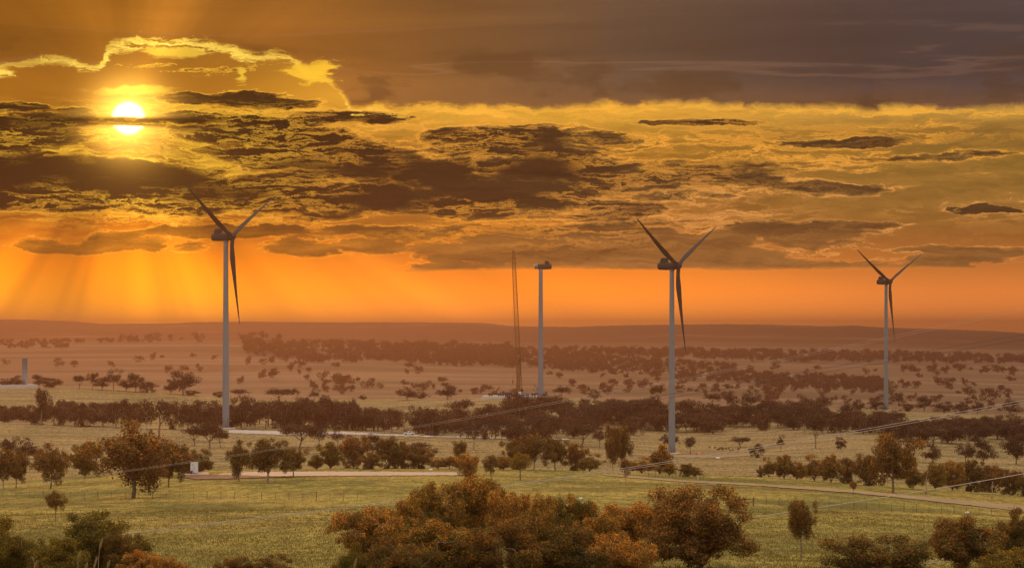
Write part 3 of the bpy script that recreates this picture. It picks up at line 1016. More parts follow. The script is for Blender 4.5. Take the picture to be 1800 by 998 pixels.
HEDGE = [
    (556, 824, 800, 30, 'bush', 'low rusty bush starting the clump behind the gravel', 'r'),
    (580, 824, 778, 48, 'bush', 'drooping olive tree second in the clump behind the gravel', 'g'),
    (620, 824, 766, 52, 'bush', 'tallest dark tree of the clump behind the gravel', 'n'),
    (652, 824, 796, 44, 'bush', 'low dark bush in the middle of the clump behind the gravel', 'n'),
    (684, 824, 770, 44, 'bush', 'dark upright tree right of the middle of the gravel clump', 'n'),
    (704, 824, 777, 32, 'bush', 'narrow dark tree with a ragged double top in the gravel clump', 'n'),
    (738, 824, 786, 56, 'bush', 'brown bushy tree right of the ragged double topped tree', 'n'),
    (770, 824, 804, 34, 'bush', 'low brown bush near the right end of the gravel clump', 'r'),
    (790, 824, 802, 34, 'round', 'small orange brown tree at the right end of the gravel clump', 'r'),
    (808, 824, 811, 22, 'bush', 'lowest orange bush ending the gravel clump', 'r'),
    (808, 826, 775, 26, 'sapling', 'thin tall gum behind the small round gum at the gravel end', 'n'),
    (884, 826, 802, 36, 'bush', 'low rusty bush at the left of the middle clump', 'r'),
    (906, 826, 772, 44, 'bush', 'dark leafy tree on the left side of the middle clump', 'n'),
    (938, 826, 764, 62, 'round', 'largest crowned gum of the middle clump', 'n'),
    (976, 826, 770, 48, 'round', 'open gum with pale stems in the middle clump', 'n'),
    (1008, 827, 780, 44, 'bush', 'brown tree on the right side of the middle clump', 'n'),
    (1036, 826, 798, 42, 'bush', 'low rusty bush sloping down at the right of the middle clump', 'r'),
    (1078, 834, 747, 26, 'column', 'slimmer left stem of the tall narrow pair of trees', 'n'),
    (1094, 834, 750, 36, 'column', 'tall narrow dark tree, the highest in the middle distance', 'n'),
    (1128, 831, 804, 52, 'bush', 'low brown bush between the tall narrow tree and the cone shaped tree', 'r'),
    (1163, 834, 783, 40, 'cone', 'cone shaped tree in front of the middle turbine base', 'r'),
    (1176, 835, 812, 24, 'bush', 'low skirt bush at the right foot of the cone shaped tree', 'r'),
    (1207, 838, 815, 26, 'bush', 'small dark bush right of the cone shaped tree', 'n'),
    (1222, 838, 821, 26, 'bush', 'low sloping bush behind the pale stump', 'r'),
    (1338, 838, 822, 16, 'bush', 'little round bush at the far left of the right hand hedge', 'n'),
    (1352, 839, 804, 24, 'bush', 'upright small tree second in the right hand hedge', 'r'),
    (1378, 841, 800, 36, 'bush', 'two lobed bush third in the right hand hedge', 'r'),
    (1402, 843, 812, 34, 'bush', 'low bush fourth in the right hand hedge', 'r'),
    (1432, 845, 800, 44, 'bush', 'tall leafy bush fifth in the right hand hedge', 'r'),
    (1460, 848, 800, 44, 'bush', 'dense rust coloured bush sixth in the right hand hedge', 'r'),
    (1490, 850, 806, 40, 'bush', 'dense dark bush seventh in the right hand hedge', 'n'),
    (1524, 853, 800, 50, 'bush', 'bushy tree left against the white trunked gum', 'n'),
    (1570, 866, 764, 86, 'round', 'big round headed gum with a white trunk in the right hedge', 'n'),
    (1606, 860, 812, 40, 'bush', 'brown bush at the right foot of the white trunked gum', 'r'),
    (1644, 860, 814, 46, 'bush', 'pale rusty bush opening the far right part of the hedge', 'g'),
    (1674, 862, 812, 46, 'bush', 'leafy bush second in the far right part of the hedge', 'r'),
    (1706, 864, 809, 54, 'bush', 'highest leafy tree of the far right part of the hedge', 'n'),
    (1746, 866, 820, 48, 'bush', 'brown bush under the upper wire near the right edge', 'n'),
    (1776, 870, 826, 44, 'bush', 'last dark bush of the hedge before the right edge', 'n'),
    (1802, 872, 836, 30, 'bush', 'low bush cut by the right edge at the hedge end', 'n'),
]
ZONE['hedge'] = (520, 680)
grow('hedge', 'near', 'n', HEDGE, None)

# --- the middle ground between the near rise and the ridge
MIDL = [
    (280, 770, 702, 66, 'sparse', 'tall thin hazy gum rising behind the biggest paddock gum'),
    (258, 765, 712, 30, 'sparse', 'narrow hazy gum left of the tall thin hazy gum'),
    (343, 783, 750, 46, 'spread', 'flat topped gum left of the left turbine base'),
    (368, 789, 742, 52, 'spread', 'wider flat topped gum just left of the left turbine base'),
    (388, 786, 756, 30, 'spread', 'small flat topped gum at the foot of the left turbine'),
    (38, 812, 768, 44, 'round', 'hazy purple brown gum behind the dark left edge gums'),
    (60, 826, 784, 40, 'round', 'hazy round gum peeping between the left paddock gums'),
    (12, 818, 772, 30, 'sparse', 'thin hazy gum at the left edge behind the paddock gums'),
    (526, 786, 742, 70, 'spread', 'broad spreading gum below the turbine access road'),
    (561, 790, 746, 44, 'sparse', 'thin pale trunked gum right of the broad spreading gum'),
    (594, 786, 752, 22, 'sparse', 'small thin gum right of the pale trunked gum'),
    (656, 806, 762, 34, 'round', 'hazy purple gum behind the gravel clump'),
    (735, 806, 777, 62, 'round', 'hazy reddish gum group crown behind the right of the gravel clump'),
    (833, 791, 736, 52, 'sparse', 'half bare gum with open grey limbs in the middle field'),
    (920, 800, 742, 60, 'round', 'hazy reddish gum left above the middle clump'),
    (955, 806, 748, 64, 'round', 'hazy reddish gum right above the middle clump'),
    (1022, 785, 742, 56, 'spread', 'spreading gum on the slope above the middle clump right side'),
    (1054, 786, 756, 28, 'sparse', 'small thin gum left of the tall narrow tree top'),
    (1176, 788, 762, 34, 'round', 'round hazy gum directly behind the middle turbine shaft'),
    (1214, 798, 768, 26, 'sparse', 'thin small gum right of the middle turbine base'),
    (1302, 786, 767, 34, 'spread', 'low flat gum right of the middle turbine on the slope'),
    (1329, 804, 780, 25, 'bush', 'small round dark tree crossed by the wire pair'),
    (1372, 793, 764, 14, 'sparse', 'tiny upright gum right of the small round dark tree'),
    (1434, 788, 728, 42, 'spread', 'tall gum standing forward of the tree belt on the right slope'),
    (1478, 790, 768, 20, 'bush', 'small bushy gum alone on the right slope'),
    (1640, 814, 780, 32, 'round', 'lone hazy gum right of the white trunked gum crown'),
    (1698, 812, 778, 34, 'round', 'hazy gum left one of the pair behind the far right hedge'),
    (1728, 818, 772, 38, 'round', 'hazy gum right one of the pair behind the far right hedge'),
    (1786, 816, 762, 46, 'round', 'hazy gum at the right edge above the hedge'),
    (787, 702, 674, 33, 'round', ''), (808, 742, 702, 47, 'spread', 'umbrella shaped gum below the ridge left of the crane'),
    (865, 728, 709, 15, 'round', 'little ball crowned tree below the ridge beside the crane'),
    (72, 748, 683, 32, 'sparse', 'tall leaning gum rising out of the left tree belt'),
    (143, 748, 707, 20, 'sparse', 'pale stemmed gum poking out of the left tree belt'),
]
MIDL = [m for m in MIDL if m[5]]
grow('mid', 'mid', 'f', MIDL, None)

RIDGE = [
    (787, 702, 673, 34, 'round', 'dense round gum on the ridge crest left of the crane'),
    (716, 703, 683, 32, 'round', 'dark gum on the crest beside a low bush left of the round gum'),
    (740, 701, 688, 28, 'bush', 'low bush right against the dark crest gum'),
    (492, 705, 682, 54, 'spread', 'wide flat gum on the crest right of the left turbine'),
    (519, 703, 682, 16, 'sparse', 'thin gum at the right end of the wide flat crest gum'),
    (553, 704, 684, 20, 'sparse', 'small ragged gum alone on the crest'),
    (638, 702, 694, 18, 'bush', 'tiny low bush on the crest between the left turbine and the crane'),
    (322, 694, 652, 56, 'round', 'biggest gum of the left crest'),
    (300, 692, 667, 22, 'round', 'small gum at the left side of the biggest crest gum'),
    (338, 694, 686, 26, 'bush', 'low bush at the foot of the biggest crest gum'),
    (238, 689, 656, 34, 'round', 'tall gum in the middle crest group of three'),
    (222, 687, 666, 30, 'round', 'lower left gum of the middle crest group of three'),
    (259, 689, 671, 34, 'bush', 'lower right gum of the middle crest group of three'),
    (200, 686, 648, 30, 'sparse', 'tall open gum on the left crest with a long bare stem'),
    (180, 685, 662, 32, 'round', 'gum left of the tall open crest gum'),
    (163, 684, 655, 22, 'sparse', 'thin gum second in the left crest group of four'),
    (140, 683, 660, 36, 'spread', 'flat gum leading the left crest group of four'),
    (92, 681, 664, 34, 'bush', 'bushy tree at the right of the unfinished tower base'),
    (68, 681, 658, 30, 'round', 'dark tree directly behind the right of the short tower section'),
    (12, 681, 664, 36, 'bush', 'dark bush left of the short tower section at the left edge'),
    (28, 681, 660, 26, 'round', 'dark tree touching the left of the short tower section'),
    (384, 698, 688, 20, 'bush', 'low bush on the crest left of the left turbine shaft'),
    (420, 700, 684, 32, 'spread', 'low gum on the crest right against the left turbine shaft'),
    (987, 702, 678, 27, 'spread', 'small umbrella gum on the crest right of the bare tower'),
    (1045, 704, 684, 22, 'round', 'small round gum on the crest between bare tower and middle turbine'),
    (1156, 708, 677, 28, 'spread', 'gum on the crest just left of the middle turbine shaft'),
    (1252, 712, 692, 26, 'spread', 'left gum of the crest row right of the middle turbine'),
    (1280, 713, 687, 34, 'round', 'middle gum of the crest row right of the middle turbine'),
    (1321, 715, 684, 34, 'round', 'right gum of the crest row right of the middle turbine'),
    (1446, 719, 695, 30, 'round', 'dark gum on the far ridge left of the right turbine'),
    (1512, 720, 702, 30, 'bush', 'low dark gum second left of the right turbine'),
    (1540, 721, 699, 32, 'bush', 'low dark gum right against the left of the right turbine'),
    (1574, 721, 690, 24, 'sparse', 'open gum just right of the right turbine shaft'),
    (1595, 723, 709, 22, 'bush', 'low bush between the two gums right of the right turbine'),
    (1624, 724, 695, 34, 'round', 'dark round gum well right of the right turbine'),
    (1660, 725, 706, 36, 'bush', 'first low gum of the row leading to the right edge'),
    (1690, 727, 710, 30, 'bush', 'second low gum of the row leading to the right edge'),
    (1718, 728, 706, 26, 'round', 'third low gum of the row leading to the right edge'),
    (1776, 731, 702, 40, 'round', 'broad gum on the ridge near the right edge'),
]
grow('ridge', 'mid', 'f', RIDGE, None)

# --- dense belts: countless look-alikes
rb = random.Random(11)


def belt(n, x0, x1, base, hts, wds, group, label, zone='mid', styles=('round', 'round', 'bush', 'spread', 'sparse')):
    """base: polyline (column, nearest row, farthest row)"""
    lo, hi = ZONE[zone]
    made = []
    for k in range(n):
        px = x0 + (x1 - x0) * (k + rb.uniform(0.1, 0.9)) / n
        a = np.interp(px, [b[0] for b in base], [b[1] for b in base])
        b = np.interp(px, [b[0] for b in base], [b[2] for b in base])
        y = a + (b - a) * rb.random()
        x, d = solve(px, y, lo, hi)
        yb = float(rowy(px, np.array([d]))[0])
        hh, ww, stl = rb.uniform(*hts) * 1.05, rb.uniform(*wds) * 1.15, rb.choice(styles)
        made.append((px, (hh / 1.05 - hts[0]) / (hts[1] - hts[0]), stl, put_tree(px, d, hh, ww, stl, 'mid', 'f', label, group)))
    made.sort(key=lambda q: q[0])
    parts = 1 if n <= 12 else (2 if n <= 24 else (3 if n <= 36 else 5))
    names = {1: [''], 2: ['left half of ', 'right half of '], 3: ['left third of ', 'middle third of ', 'right third of '],
             5: ['left end of ', 'left middle of ', 'middle of ', 'right middle of ', 'right end of ']}[parts]
    per = -(-n // parts)
    for k, (px, q, stl, t) in enumerate(made):
        hw = 'low' if q < 0.33 else ('medium' if q < 0.67 else 'tall')
        sw = dict(round='round', bush='bushy', spread='flat', sparse='thin')[stl]
        t['label'] = '%s %s gum, %s from left, %s%s' % (hw, sw, ordinal(k % per + 1), names[k // per], label)


belt(8, -8, 48, [(0, 744, 734), (60, 746, 736)], (20, 28), (20, 30), 'low trees at the left end of the left belt', 'low trees by the left edge', styles=('bush', 'round'))
belt(21, 50, 250, [(50, 747, 738), (250, 753, 740)], (28, 44), (24, 36), 'trees of the dark belt below the left crest', 'belt below the left crest', styles=('bush', 'bush', 'round', 'sparse'))
belt(10, 305, 392, [(300, 755, 744), (392, 758, 746)], (32, 44), (28, 42), 'trees of the belt left of the left turbine base', 'belt left of the left turbine', styles=('bush', 'round'))
belt(26, 405, 612, [(400, 754, 742), (612, 760, 748)], (32, 50), (30, 46), 'trees of the belt right of the left turbine', 'belt above the access road', styles=('bush', 'bush', 'round', 'spread'))
belt(12, 605, 705, [(605, 763, 750), (705, 764, 752)], (32, 44), (32, 48), 'trees of the round clump above the access road', 'clump ending the roadside belt', styles=('bush', 'round'))
belt(10, 725, 800, [(725, 766, 758), (800, 768, 758)], (30, 46), (30, 44), 'trees of the clump right of the gap in the belt', 'clump right of the white car', styles=('bush', 'round'))
belt(14, 800, 905, [(800, 772, 752), (905, 776, 742)], (28, 44), (28, 44), 'trees of the belt leading up to the dark wood', 'loose belt below the crane', styles=('bush', 'round', 'sparse', 'spread'))
belt(54, 890, 1180, [(890, 776, 716), (1000, 772, 724), (1180, 768, 722)], (26, 40), (28, 44), 'trees of the dark wood left of the middle turbine', 'wood left of middle turbine', styles=('bush', 'bush', 'round', 'spread'))
belt(40, 1192, 1440, [(1192, 770, 728), (1330, 760, 730), (1440, 752, 732)], (26, 38), (28, 42), 'trees of the dark wood right of the middle turbine', 'wood right of middle turbine', styles=('bush', 'bush', 'round', 'spread'))
belt(22, 1395, 1560, [(1395, 764, 742), (1560, 766, 748)], (22, 36), (26, 40), 'trees of the open wood below the right turbine', 'wood below right turbine', styles=('round', 'spread', 'sparse', 'bush'))
belt(34, 1560, 1810, [(1560, 782, 752), (1810, 794, 758)], (24, 38), (30, 46), 'trees of the wood on the right slope', 'wood on the right slope', styles=('round', 'round', 'bush', 'spread'))


# --- far woods across the valley: one mass
def far_woods():
    r = np.random.default_rng(5)
    spots = []

    def scatter(n, x0, x1, ylo, yhi, lo, hi, hts, skew=None):
        """ylo, yhi: polylines of the rows between which the wood shows"""
        for _ in range(n):
            px = r.uniform(x0, x1)
            a = np.interp(px, [p[0] for p in ylo], [p[1] for p in ylo])
            b = np.interp(px, [p[0] for p in yhi], [p[1] for p in yhi])
            y = r.uniform(min(a, b), max(a, b))
            spots.append((px, y, lo, hi, r.uniform(*hts)))
    # line of trees along the far left rise
    scatter(70, 0, 280, [(0, 603.5), (280, 601.5)], [(0, 602), (280, 600)], 4300, 5400, (5, 9))
    for px, y, h in ((215, 600, 14), (228, 600, 13), (262, 600, 15), (275, 600, 17), (240, 600, 12), (300, 600, 13), (348, 600, 18), (320, 600, 8), (426, 603, 18), (440, 603, 20), (462, 603, 22), (490, 604, 18)):
        spots.append((px, y, 4300, 5400, h))
    scatter(460, 430, 900, [(430, 606), (600, 607), (900, 615)], [(430, 622), (560, 640), (700, 636), (900, 646)], 3500, 5400, (9, 17))
    scatter(440, 700, 1060, [(700, 612), (1060, 618)], [(700, 638), (840, 646), (1060, 650)], 3500, 5400, (8, 14))
    scatter(360, 960, 1330, [(960, 620), (1330, 650)], [(960, 650), (1150, 664), (1330, 676)], 3200, 5400, (8, 13))
    scatter(560, 1060, 1800, [(1060, 618), (1400, 622), (1800, 630)], [(1060, 626), (1400, 637), (1800, 640)], 4100, 5400, (8, 13))
    scatter(240, 1330, 1560, [(1330, 660), (1560, 672)], [(1330, 682), (1560, 688)], 2700, 3600, (9, 15))
    scatter(90, 0, 120, [(0, 612), (120, 612)], [(0, 606), (120, 605)], 4400, 5300, (4, 7))
    # scattered trees on the plains
    for cx, cy, sx, sy, n in ((620, 686, 40, 5, 12), (590, 676, 30, 4, 9), (660, 678, 40, 4, 8), (570, 668, 22, 3, 6), (480, 640, 40, 5, 9), (525, 655, 25, 4, 5), (740, 690, 30, 4, 6), (770, 680, 26, 4, 4), (470, 665, 30, 4, 6),
                              (350, 655, 30, 4, 4), (700, 655, 20, 3, 3), (1010, 690, 40, 3, 5), (1080, 684, 50, 5, 14), (1140, 680, 40, 4, 10), (1170, 650, 60, 3, 6), (1060, 660, 70, 4, 9),
                              (1230, 690, 30, 4, 8), (1250, 670, 50, 4, 8), (1340, 695, 50, 5, 12), (1400, 690, 50, 5, 12), (1500, 655, 60, 4, 6), (1530, 690, 30, 4, 8), (1600, 680, 40, 4, 5), (1680, 676, 50, 5, 10),
                              (1700, 655, 80, 4, 12), (1770, 650, 40, 5, 10), (1760, 700, 40, 5, 9), (1650, 700, 50, 5, 9), (1000, 640, 60, 4, 6), (60, 645, 80, 6, 3), (250, 640, 80, 6, 4), (330, 620, 60, 4, 3), (870, 692, 30, 3, 6), (1620, 648, 60, 3, 5), (1500, 707, 60, 3, 10), (1700, 715, 70, 4, 12), (1380, 709, 40, 3, 8)):
        for _ in range(n):
            px = r.normal(cx, sx)
            d_guess = (2300, 4200)
            spots.append((px, r.normal(cy, sy), 2300, 4200, r.uniform(9, 17)))
    # unit blobs of leaves
    protos = []
    for k in range(6):
        st = ('round', 'bush', 'spread')[k % 3]
        _, cr = tree_meshes(900 + k, st, 330, 0.15, 14, 3, M_LEAF_FAR, clump=0.17, levels=False)
        n = len(cr.vertices)
        co = np.empty(n * 3, np.float32)
        cr.vertices.foreach_get('co', co)
        bpy.data.meshes.remove(cr)
        protos.append(co.reshape(-1, 3))
    allv = []
    for k, (px, y, lo, hi, hp) in enumerate(spots):
        x, d = solve_fast(px, y, lo, hi)
        h = hp / F * d
        a = r.uniform(0, 6.28)
        P = protos[k % 6]
        w = h * r.uniform(0.8, 1.3)
        X = x + (P[:, 0] * math.cos(a) - P[:, 1] * math.sin(a)) * w
        Y = d + (P[:, 0] * math.sin(a) + P[:, 1] * math.cos(a)) * w
        Z = h1(x, d) + P[:, 2] * h - 0.3
        allv.append(np.stack([X, Y, Z], -1))
    V = np.concatenate(allv)
    me = fast_mesh('distant_woodland', V, np.arange(len(V)).reshape(-1, 4), M_LEAF_FAR)
    tag(link(bpy.data.objects.new('distant_woodland', me)), 'hazy dark woodland and scattered trees across the far valley', 'woodland', kind='stuff')


def solve_fast(px, y, lo, hi):
    ds = np.linspace(lo, hi, 160)
    yy = rowy(px, ds)
    d = float(ds[np.argmin(np.abs(yy - y))])
    return (px - 900) / F * d, d


far_woods()


# --- grass tufts on the pastures: nobody could count them
def grass():
    r = np.random.default_rng(3)
    out = []
    for (n, lo, hi, hgt, wid) in ((150000, 112, 330, 0.11, 0.035), (50000, 300, 620, 0.10, 0.06), (16000, 690, 1200, 0.2, 0.2)):
        d = np.exp(r.uniform(math.log(lo), math.log(hi), n))
        x = r.uniform(-0.235, 0.235, n) * d
        nz = 0.5 + 0.5 * lumps(x * 1.4, d * 0.6, 23, 4)
        keep = r.uniform(0, 1, n) < (0.15 + 0.85 * nz)
        d, x, nz = d[keep], x[keep], nz[keep]
        sc = (d / lo) ** 0.35
        z = H(x, d)
        n2 = len(d)
        for b in range(2):
            a = r.uniform(0, 3.14, n2)
            lx, ly = r.normal(0, 0.35, n2), r.normal(0, 0.35, n2)
            h = hgt * r.uniform(0.45, 1.3, n2) * sc
            w = wid * r.uniform(0.7, 1.5, n2) * sc
            ca, sa = np.cos(a) * w, np.sin(a) * w
            ox, oy = r.normal(0, 0.12, n2), r.normal(0, 0.12, n2)
            p0 = np.stack([x + ox - ca, d + oy - sa, z - 0.05], -1)
            p1 = np.stack([x + ox + ca, d + oy + sa, z - 0.05], -1)
            p2 = np.stack([x + ox + lx * h, d + oy + ly * h, z + h], -1)
            out.append(np.stack([p0, p1, p2], 1).reshape(-1, 3))
    V = np.concatenate(out)
    m, b = new_mat('grass_blades', 0.9, 0.1)
    isl = S(S.nt.nodes.new('ShaderNodeNewGeometry').outputs['Random Per Island'])
    pos = worldpos()
    nn = noise(pos, 0.05, 3, 0.6)
    c = mix(step(isl, 0.2, 0.95), (0.22, 0.18, 0.040), (0.30, 0.225, 0.055))
    c = mix(step(nn, 0.4, 0.6) * 0.5, c, (0.27, 0.18, 0.06))
    setcol(b, c)
    me = fast_mesh('pasture_grass', V, np.arange(len(V)).reshape(-1, 3), m)
    tag(link(bpy.data.objects.new('pasture_grass', me)), 'tufted olive and straw grass over the near paddocks', 'grass', kind='stuff')


grass()


# ---------------------------------------------------------------- wind turbines
def blade_mesh(R=36.2):
    V, Fc, n = [], [], 14
    st = [(0.0, 1.7, 1.0, 0), (0.03, 1.7, 1.0, 2), (0.09, 1.75, 0.8, 10), (0.16, 2.3, 0.42, 15), (0.23, 2.75, 0.30, 13), (0.32, 2.5, 0.25, 10), (0.45, 2.0, 0.22, 7),
          (0.6, 1.5, 0.20, 4), (0.75, 1.08, 0.18, 2), (0.88, 0.74, 0.17, 1), (0.96, 0.45, 0.16, 0), (1.0, 0.12, 0.16, 0)]
    for (t, c, th, tw) in st:
        tw = RAD(tw + 72)
        for k in range(n):
            w = 2 * math.pi * k / n
            u = 0.5 * c * math.cos(w)
            v = 0.5 * c * th * math.sin(w) * (1 - 0.25 * math.cos(w) * (th < 0.9))
            u -= (c * 0.18) * (th < 0.9)       # more chord behind the pitch axis
            # blade along +z, chord mostly in the rotor plane (y), thickness along x
            V.append((v * math.cos(tw) + u * math.sin(tw) + 1.2 * t * t, u * math.cos(tw) - v * math.sin(tw), 0.9 + t * R))
    for i in range(len(st) - 1):
        for k in range(n):
            k2 = (k + 1) % n
            Fc.append((i * n + k, i * n + k2, (i + 1) * n + k2, (i + 1) * n + k))
    Fc.append(tuple(range(n))[::-1])
    Fc.append(tuple((len(st) - 1) * n + k for k in range(n)))
    return V, Fc


def tower_part(root, Ht=78.6, r0=1.5, r1=0.95):
    m = MB()
    m.lathe([(r0 + (r1 - r0) * k / 24, Ht * k / 24) for k in range(25)], 40)
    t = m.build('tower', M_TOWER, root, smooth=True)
    for s in (0.003, 0.33, 0.66):
        rr = r0 + (r1 - r0) * s
        fl = MB()
        fl.lathe([(rr + 0.05, Ht * s - 0.12), (rr + 0.05, Ht * s + 0.12)], 40)
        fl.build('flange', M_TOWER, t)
    dm = MB()
    dm.box(-0.45, 0.45, -r0 - 0.06, -r0 + 0.3, 1.1, 3.3)
    dm.build('door', M_GREY, t)
    sm = MB()
    for k in range(5):
        sm.box(-0.5, 0.5, -r0 - 0.5 - 0.3 * (5 - k), -r0 - 0.2 - 0.3 * (5 - k), 0, 0.21 * (k + 1))
    sm.box(-0.6, 0.6, -r0 - 0.5, -r0 - 0.05, 0, 1.05)
    sm.build('steps', M_GREY, t)
    return t


def nacelle_part(root, Ht, flip=1):
    """nacelle along +x (rotor end at +x)"""
    m = MB()
    secs = [(-6.6, 1.15, 1.2), (-6.2, 1.45, 1.5), (-3.0, 1.55, 1.65), (0.5, 1.55, 1.65), (1.6, 1.35, 1.5), (1.9, 1.1, 1.2)]
    V, Fc, n = [], [], 16
    for (x, hy, hz) in secs:
        for k in range(n):
            w = 2 * math.pi * (k + 0.5) / n
            c, s = math.cos(w), math.sin(w)
            q = (abs(c) ** 3.5 + abs(s) ** 3.5) ** (-1 / 3.5)
            V.append((x * flip, c * q * hy, Ht + 1.5 + s * q * hz))
    for i in range(len(secs) - 1):
        for k in range(n):
            Fc.append((i * n + k, i * n + (k + 1) % n, (i + 1) * n + (k + 1) % n, (i + 1) * n + k))
    Fc += [tuple(range(n))[::-1], tuple((len(secs) - 1) * n + k for k in range(n))]
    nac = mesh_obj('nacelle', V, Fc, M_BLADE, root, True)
    c = MB()
    c.box(-4.6 * flip if flip > 0 else 2.6, -2.6 * flip if flip > 0 else 4.6, -1.3, 1.3, Ht + 3.0, Ht + 5.0)
    c.box(-5.2 if flip > 0 else 4.6, -4.6 if flip > 0 else 5.2, -1.1, 1.1, Ht + 3.0, Ht + 4.3)
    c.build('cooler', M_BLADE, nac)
    c = MB()
    c.lathe([(1.15, Ht - 0.4), (1.15, Ht + 0.1)], 24)
    c.build('yaw_ring', M_GREY, root)
    a = MB()
    a.bar((-5.9 * flip, 0.4, Ht + 2.9), (-5.9 * flip, 0.4, Ht + 4.6), 0.05)
    a.bar((-5.9 * flip, -0.4, Ht + 2.9), (-5.9 * flip, -0.4, Ht + 4.2), 0.05)
    a.build('wind_sensor', M_DARK, nac)
    return nac


def make_turbine(label):
    root = empty('wind_turbine')
    tag(root, label, 'wind turbine', 'finished wind turbines with three blades')
    fm = MB()
    fm.lathe([(4.2, -0.8), (4.2, 0.05), (2.2, 0.28)], 28)
    fm.build('foundation', M_GREYGRAVEL, root)
    Ht = 78.4
    tower_part(root, Ht)
    nac = nacelle_part(root, Ht)
    # rotor: hub centre 3 m ahead of the tower, axis tilted up 5 degrees
    tilt = RAD(5)
    hc = np.array([3.1, 0, Ht + 1.65])
    ax = np.array([math.cos(tilt), 0, math.sin(tilt)])
    up = np.array([-math.sin(tilt), 0, math.cos(tilt)])
    sd = np.array([0, 1.0, 0])
    m = MB()
    m.lathe([(1.35, -1.2), (1.55, -0.6), (1.6, 0.2), (1.35, 0.9), (0.9, 1.4), (0.3, 1.7), (0.02, 1.75)], 20, axis='x')
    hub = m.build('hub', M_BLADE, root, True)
    hub.location = tuple(hc)
    hub.rotation_euler = (0, -tilt, 0)
    V, Fc = blade_mesh()
    for k, ang in enumerate((180.0, 60.0, -60.0)):
        a = RAD(ang + 1.2)
        rad = up * math.cos(a) + sd * math.sin(a)
        tan = np.cross(rad, ax)
        VV = [tuple(ax * v[0] + tan * v[1] + rad * v[2]) for v in V]
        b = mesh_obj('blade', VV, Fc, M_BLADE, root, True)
        b.location = tuple(hc)
    return root


def site(root, px, by, lo, hi, rz=0.0, scale=1.0):
    x, d = solve(px, by, lo, hi)
    root.location = (x, d, h1(x, d) + 0.15)
    root.rotation_euler = (0, 0, rz)
    root.scale = (scale,) * 3
    return x, d


BETA = RAD(-27)
t1 = make_turbine('tallest looking finished turbine at the left, three blades, below the bright sun')
x1, d1 = site(t1, 397, 753, 940, 1100, BETA)
t2 = copy_tree(t1)
t2['label'] = 'finished turbine right of centre with its base on the open near slope'
site(t2, 1181, 797, 940, 1100, RAD(-36))
t3 = copy_tree(t1)
t3['label'] = 'smallest finished turbine, farthest right on the distant ridge'
site(t3, 1557.5, 721.5, 1440, 1500, RAD(-47), 1.0)
for t, hub_row in ((t1, 416), (t2, 467), (t3, 495)):
    d = t.location.y
    want = -(hub_row - YH) / F * d - t.location.z
    t.scale = (1.0, 1.0, 1.0)
    s = want / 80.05
    t.scale = (s, s, s)
    print('turbine', t['label'][:20], 'd', round(d), 'scale', round(s, 3))

t4 = empty('unfinished_turbine')
tag(t4, 'bare wind turbine tower with a nacelle but no blades beside the lattice crane', 'wind turbine')
fm = MB()
fm.lathe([(4.2, -0.8), (4.2, 0.05), (2.2, 0.28)], 28)
fm.build('foundation', M_GREYGRAVEL, t4)
tower_part(t4, 78.4, 1.75, 1.15)
nac4 = nacelle_part(t4, 78.4, flip=-1)
hm = MB()
hm.lathe([(1.2, -3.9), (1.55, -3.4), (1.6, -2.2), (1.3, -1.9)], 20, center=(0, 0, 80.0), axis='x')
hm.build('hub_flange', M_GREY, t4, True)
x4, d4 = site(t4, 950.5, 699, 1440, 1500, RAD(8))

# pads
xp = lambda px, d: (px - 900) / F * d
PAD_TOP = -(695.5 - YH) / F * 1475
TPAD_TOP = -(675.5 - YH) / F * 1475
CPAD_TOP = -(831.8 - YH) / F * 548
raised_pad('crane_pad', [(xp(848, 1468), 1468), (xp(958, 1466), 1466), (xp(962, 1488), 1488), (xp(850, 1492), 1492)], M_GREYGRAVEL, M_GREYGRAVEL, 0.9, top=PAD_TOP)
raised_pad('tower_pad', [(xp(-70, 1469), 1469), (xp(66, 1469), 1469), (xp(58, 1488), 1488), (xp(-70, 1488), 1488)], M_GREYGRAVEL, M_GREYGRAVEL, 1.3, top=TPAD_TOP)
raised_pad('cabinet_pad', [(xp(316, 543), 543), (xp(368, 543), 543), (xp(366, 554), 554), (xp(318, 554), 554)], M_GRAVEL, M_BROWN, 0.35, top=CPAD_TOP)

# short first tower section on the left pad
st = empty('tower_section')
tag(st, 'short stub of a turbine tower standing on a grey pad at the far left', 'tower section')
m = MB()
m.lathe([(1.72, 0), (1.72, 0.3), (1.6, 0.35), (1.56, 15.8), (1.62, 15.85), (1.62, 16.1), (1.4, 16.1), (1.4, 15.7)], 32)
m.build('shell', M_TOWER, st, True)
m = MB()
m.box(-0.45, 0.45, -1.68, -1.4, 1.0, 3.2)
m.build('door', M_GREY, st)
ds = 1477.0
st.location = (xp(43.5, ds), ds, TPAD_TOP - 0.02)


def lattice(mb, a, b, w0, w1, bays, r=0.11, rd=0.06):
    a, b = np.array(a, float), np.array(b, float)
    t = (b - a) / np.linalg.norm(b - a)
    s = np.cross(t, (0, 1.0, 0)); s /= np.linalg.norm(s)
    u = np.cross(t, s)
    cs = []
    for i in range(bays + 1):
        f = i / bays
        w = (w0 + (w1 - w0) * f) / 2
        if i == bays:
            w *= 0.35
        if i == 0:
            w *= 0.5
        p = a + (b - a) * f
        cs.append([p + s * w * sx + u * w * sy for sx, sy in ((1, 1), (1, -1), (-1, -1), (-1, 1))])
    for i in range(bays):
        for k in range(4):
            k2 = (k + 1) % 4
            mb.bar(cs[i][k], cs[i + 1][k], r)
            mb.bar(cs[i][k], cs[i + 1][k2] if i % 2 else cs[i + 1][k2], rd)
            mb.bar(cs[i + 1][k], cs[i + 1][k2], rd)


def zpx(y, d):
    return -(y - YH) / F * d


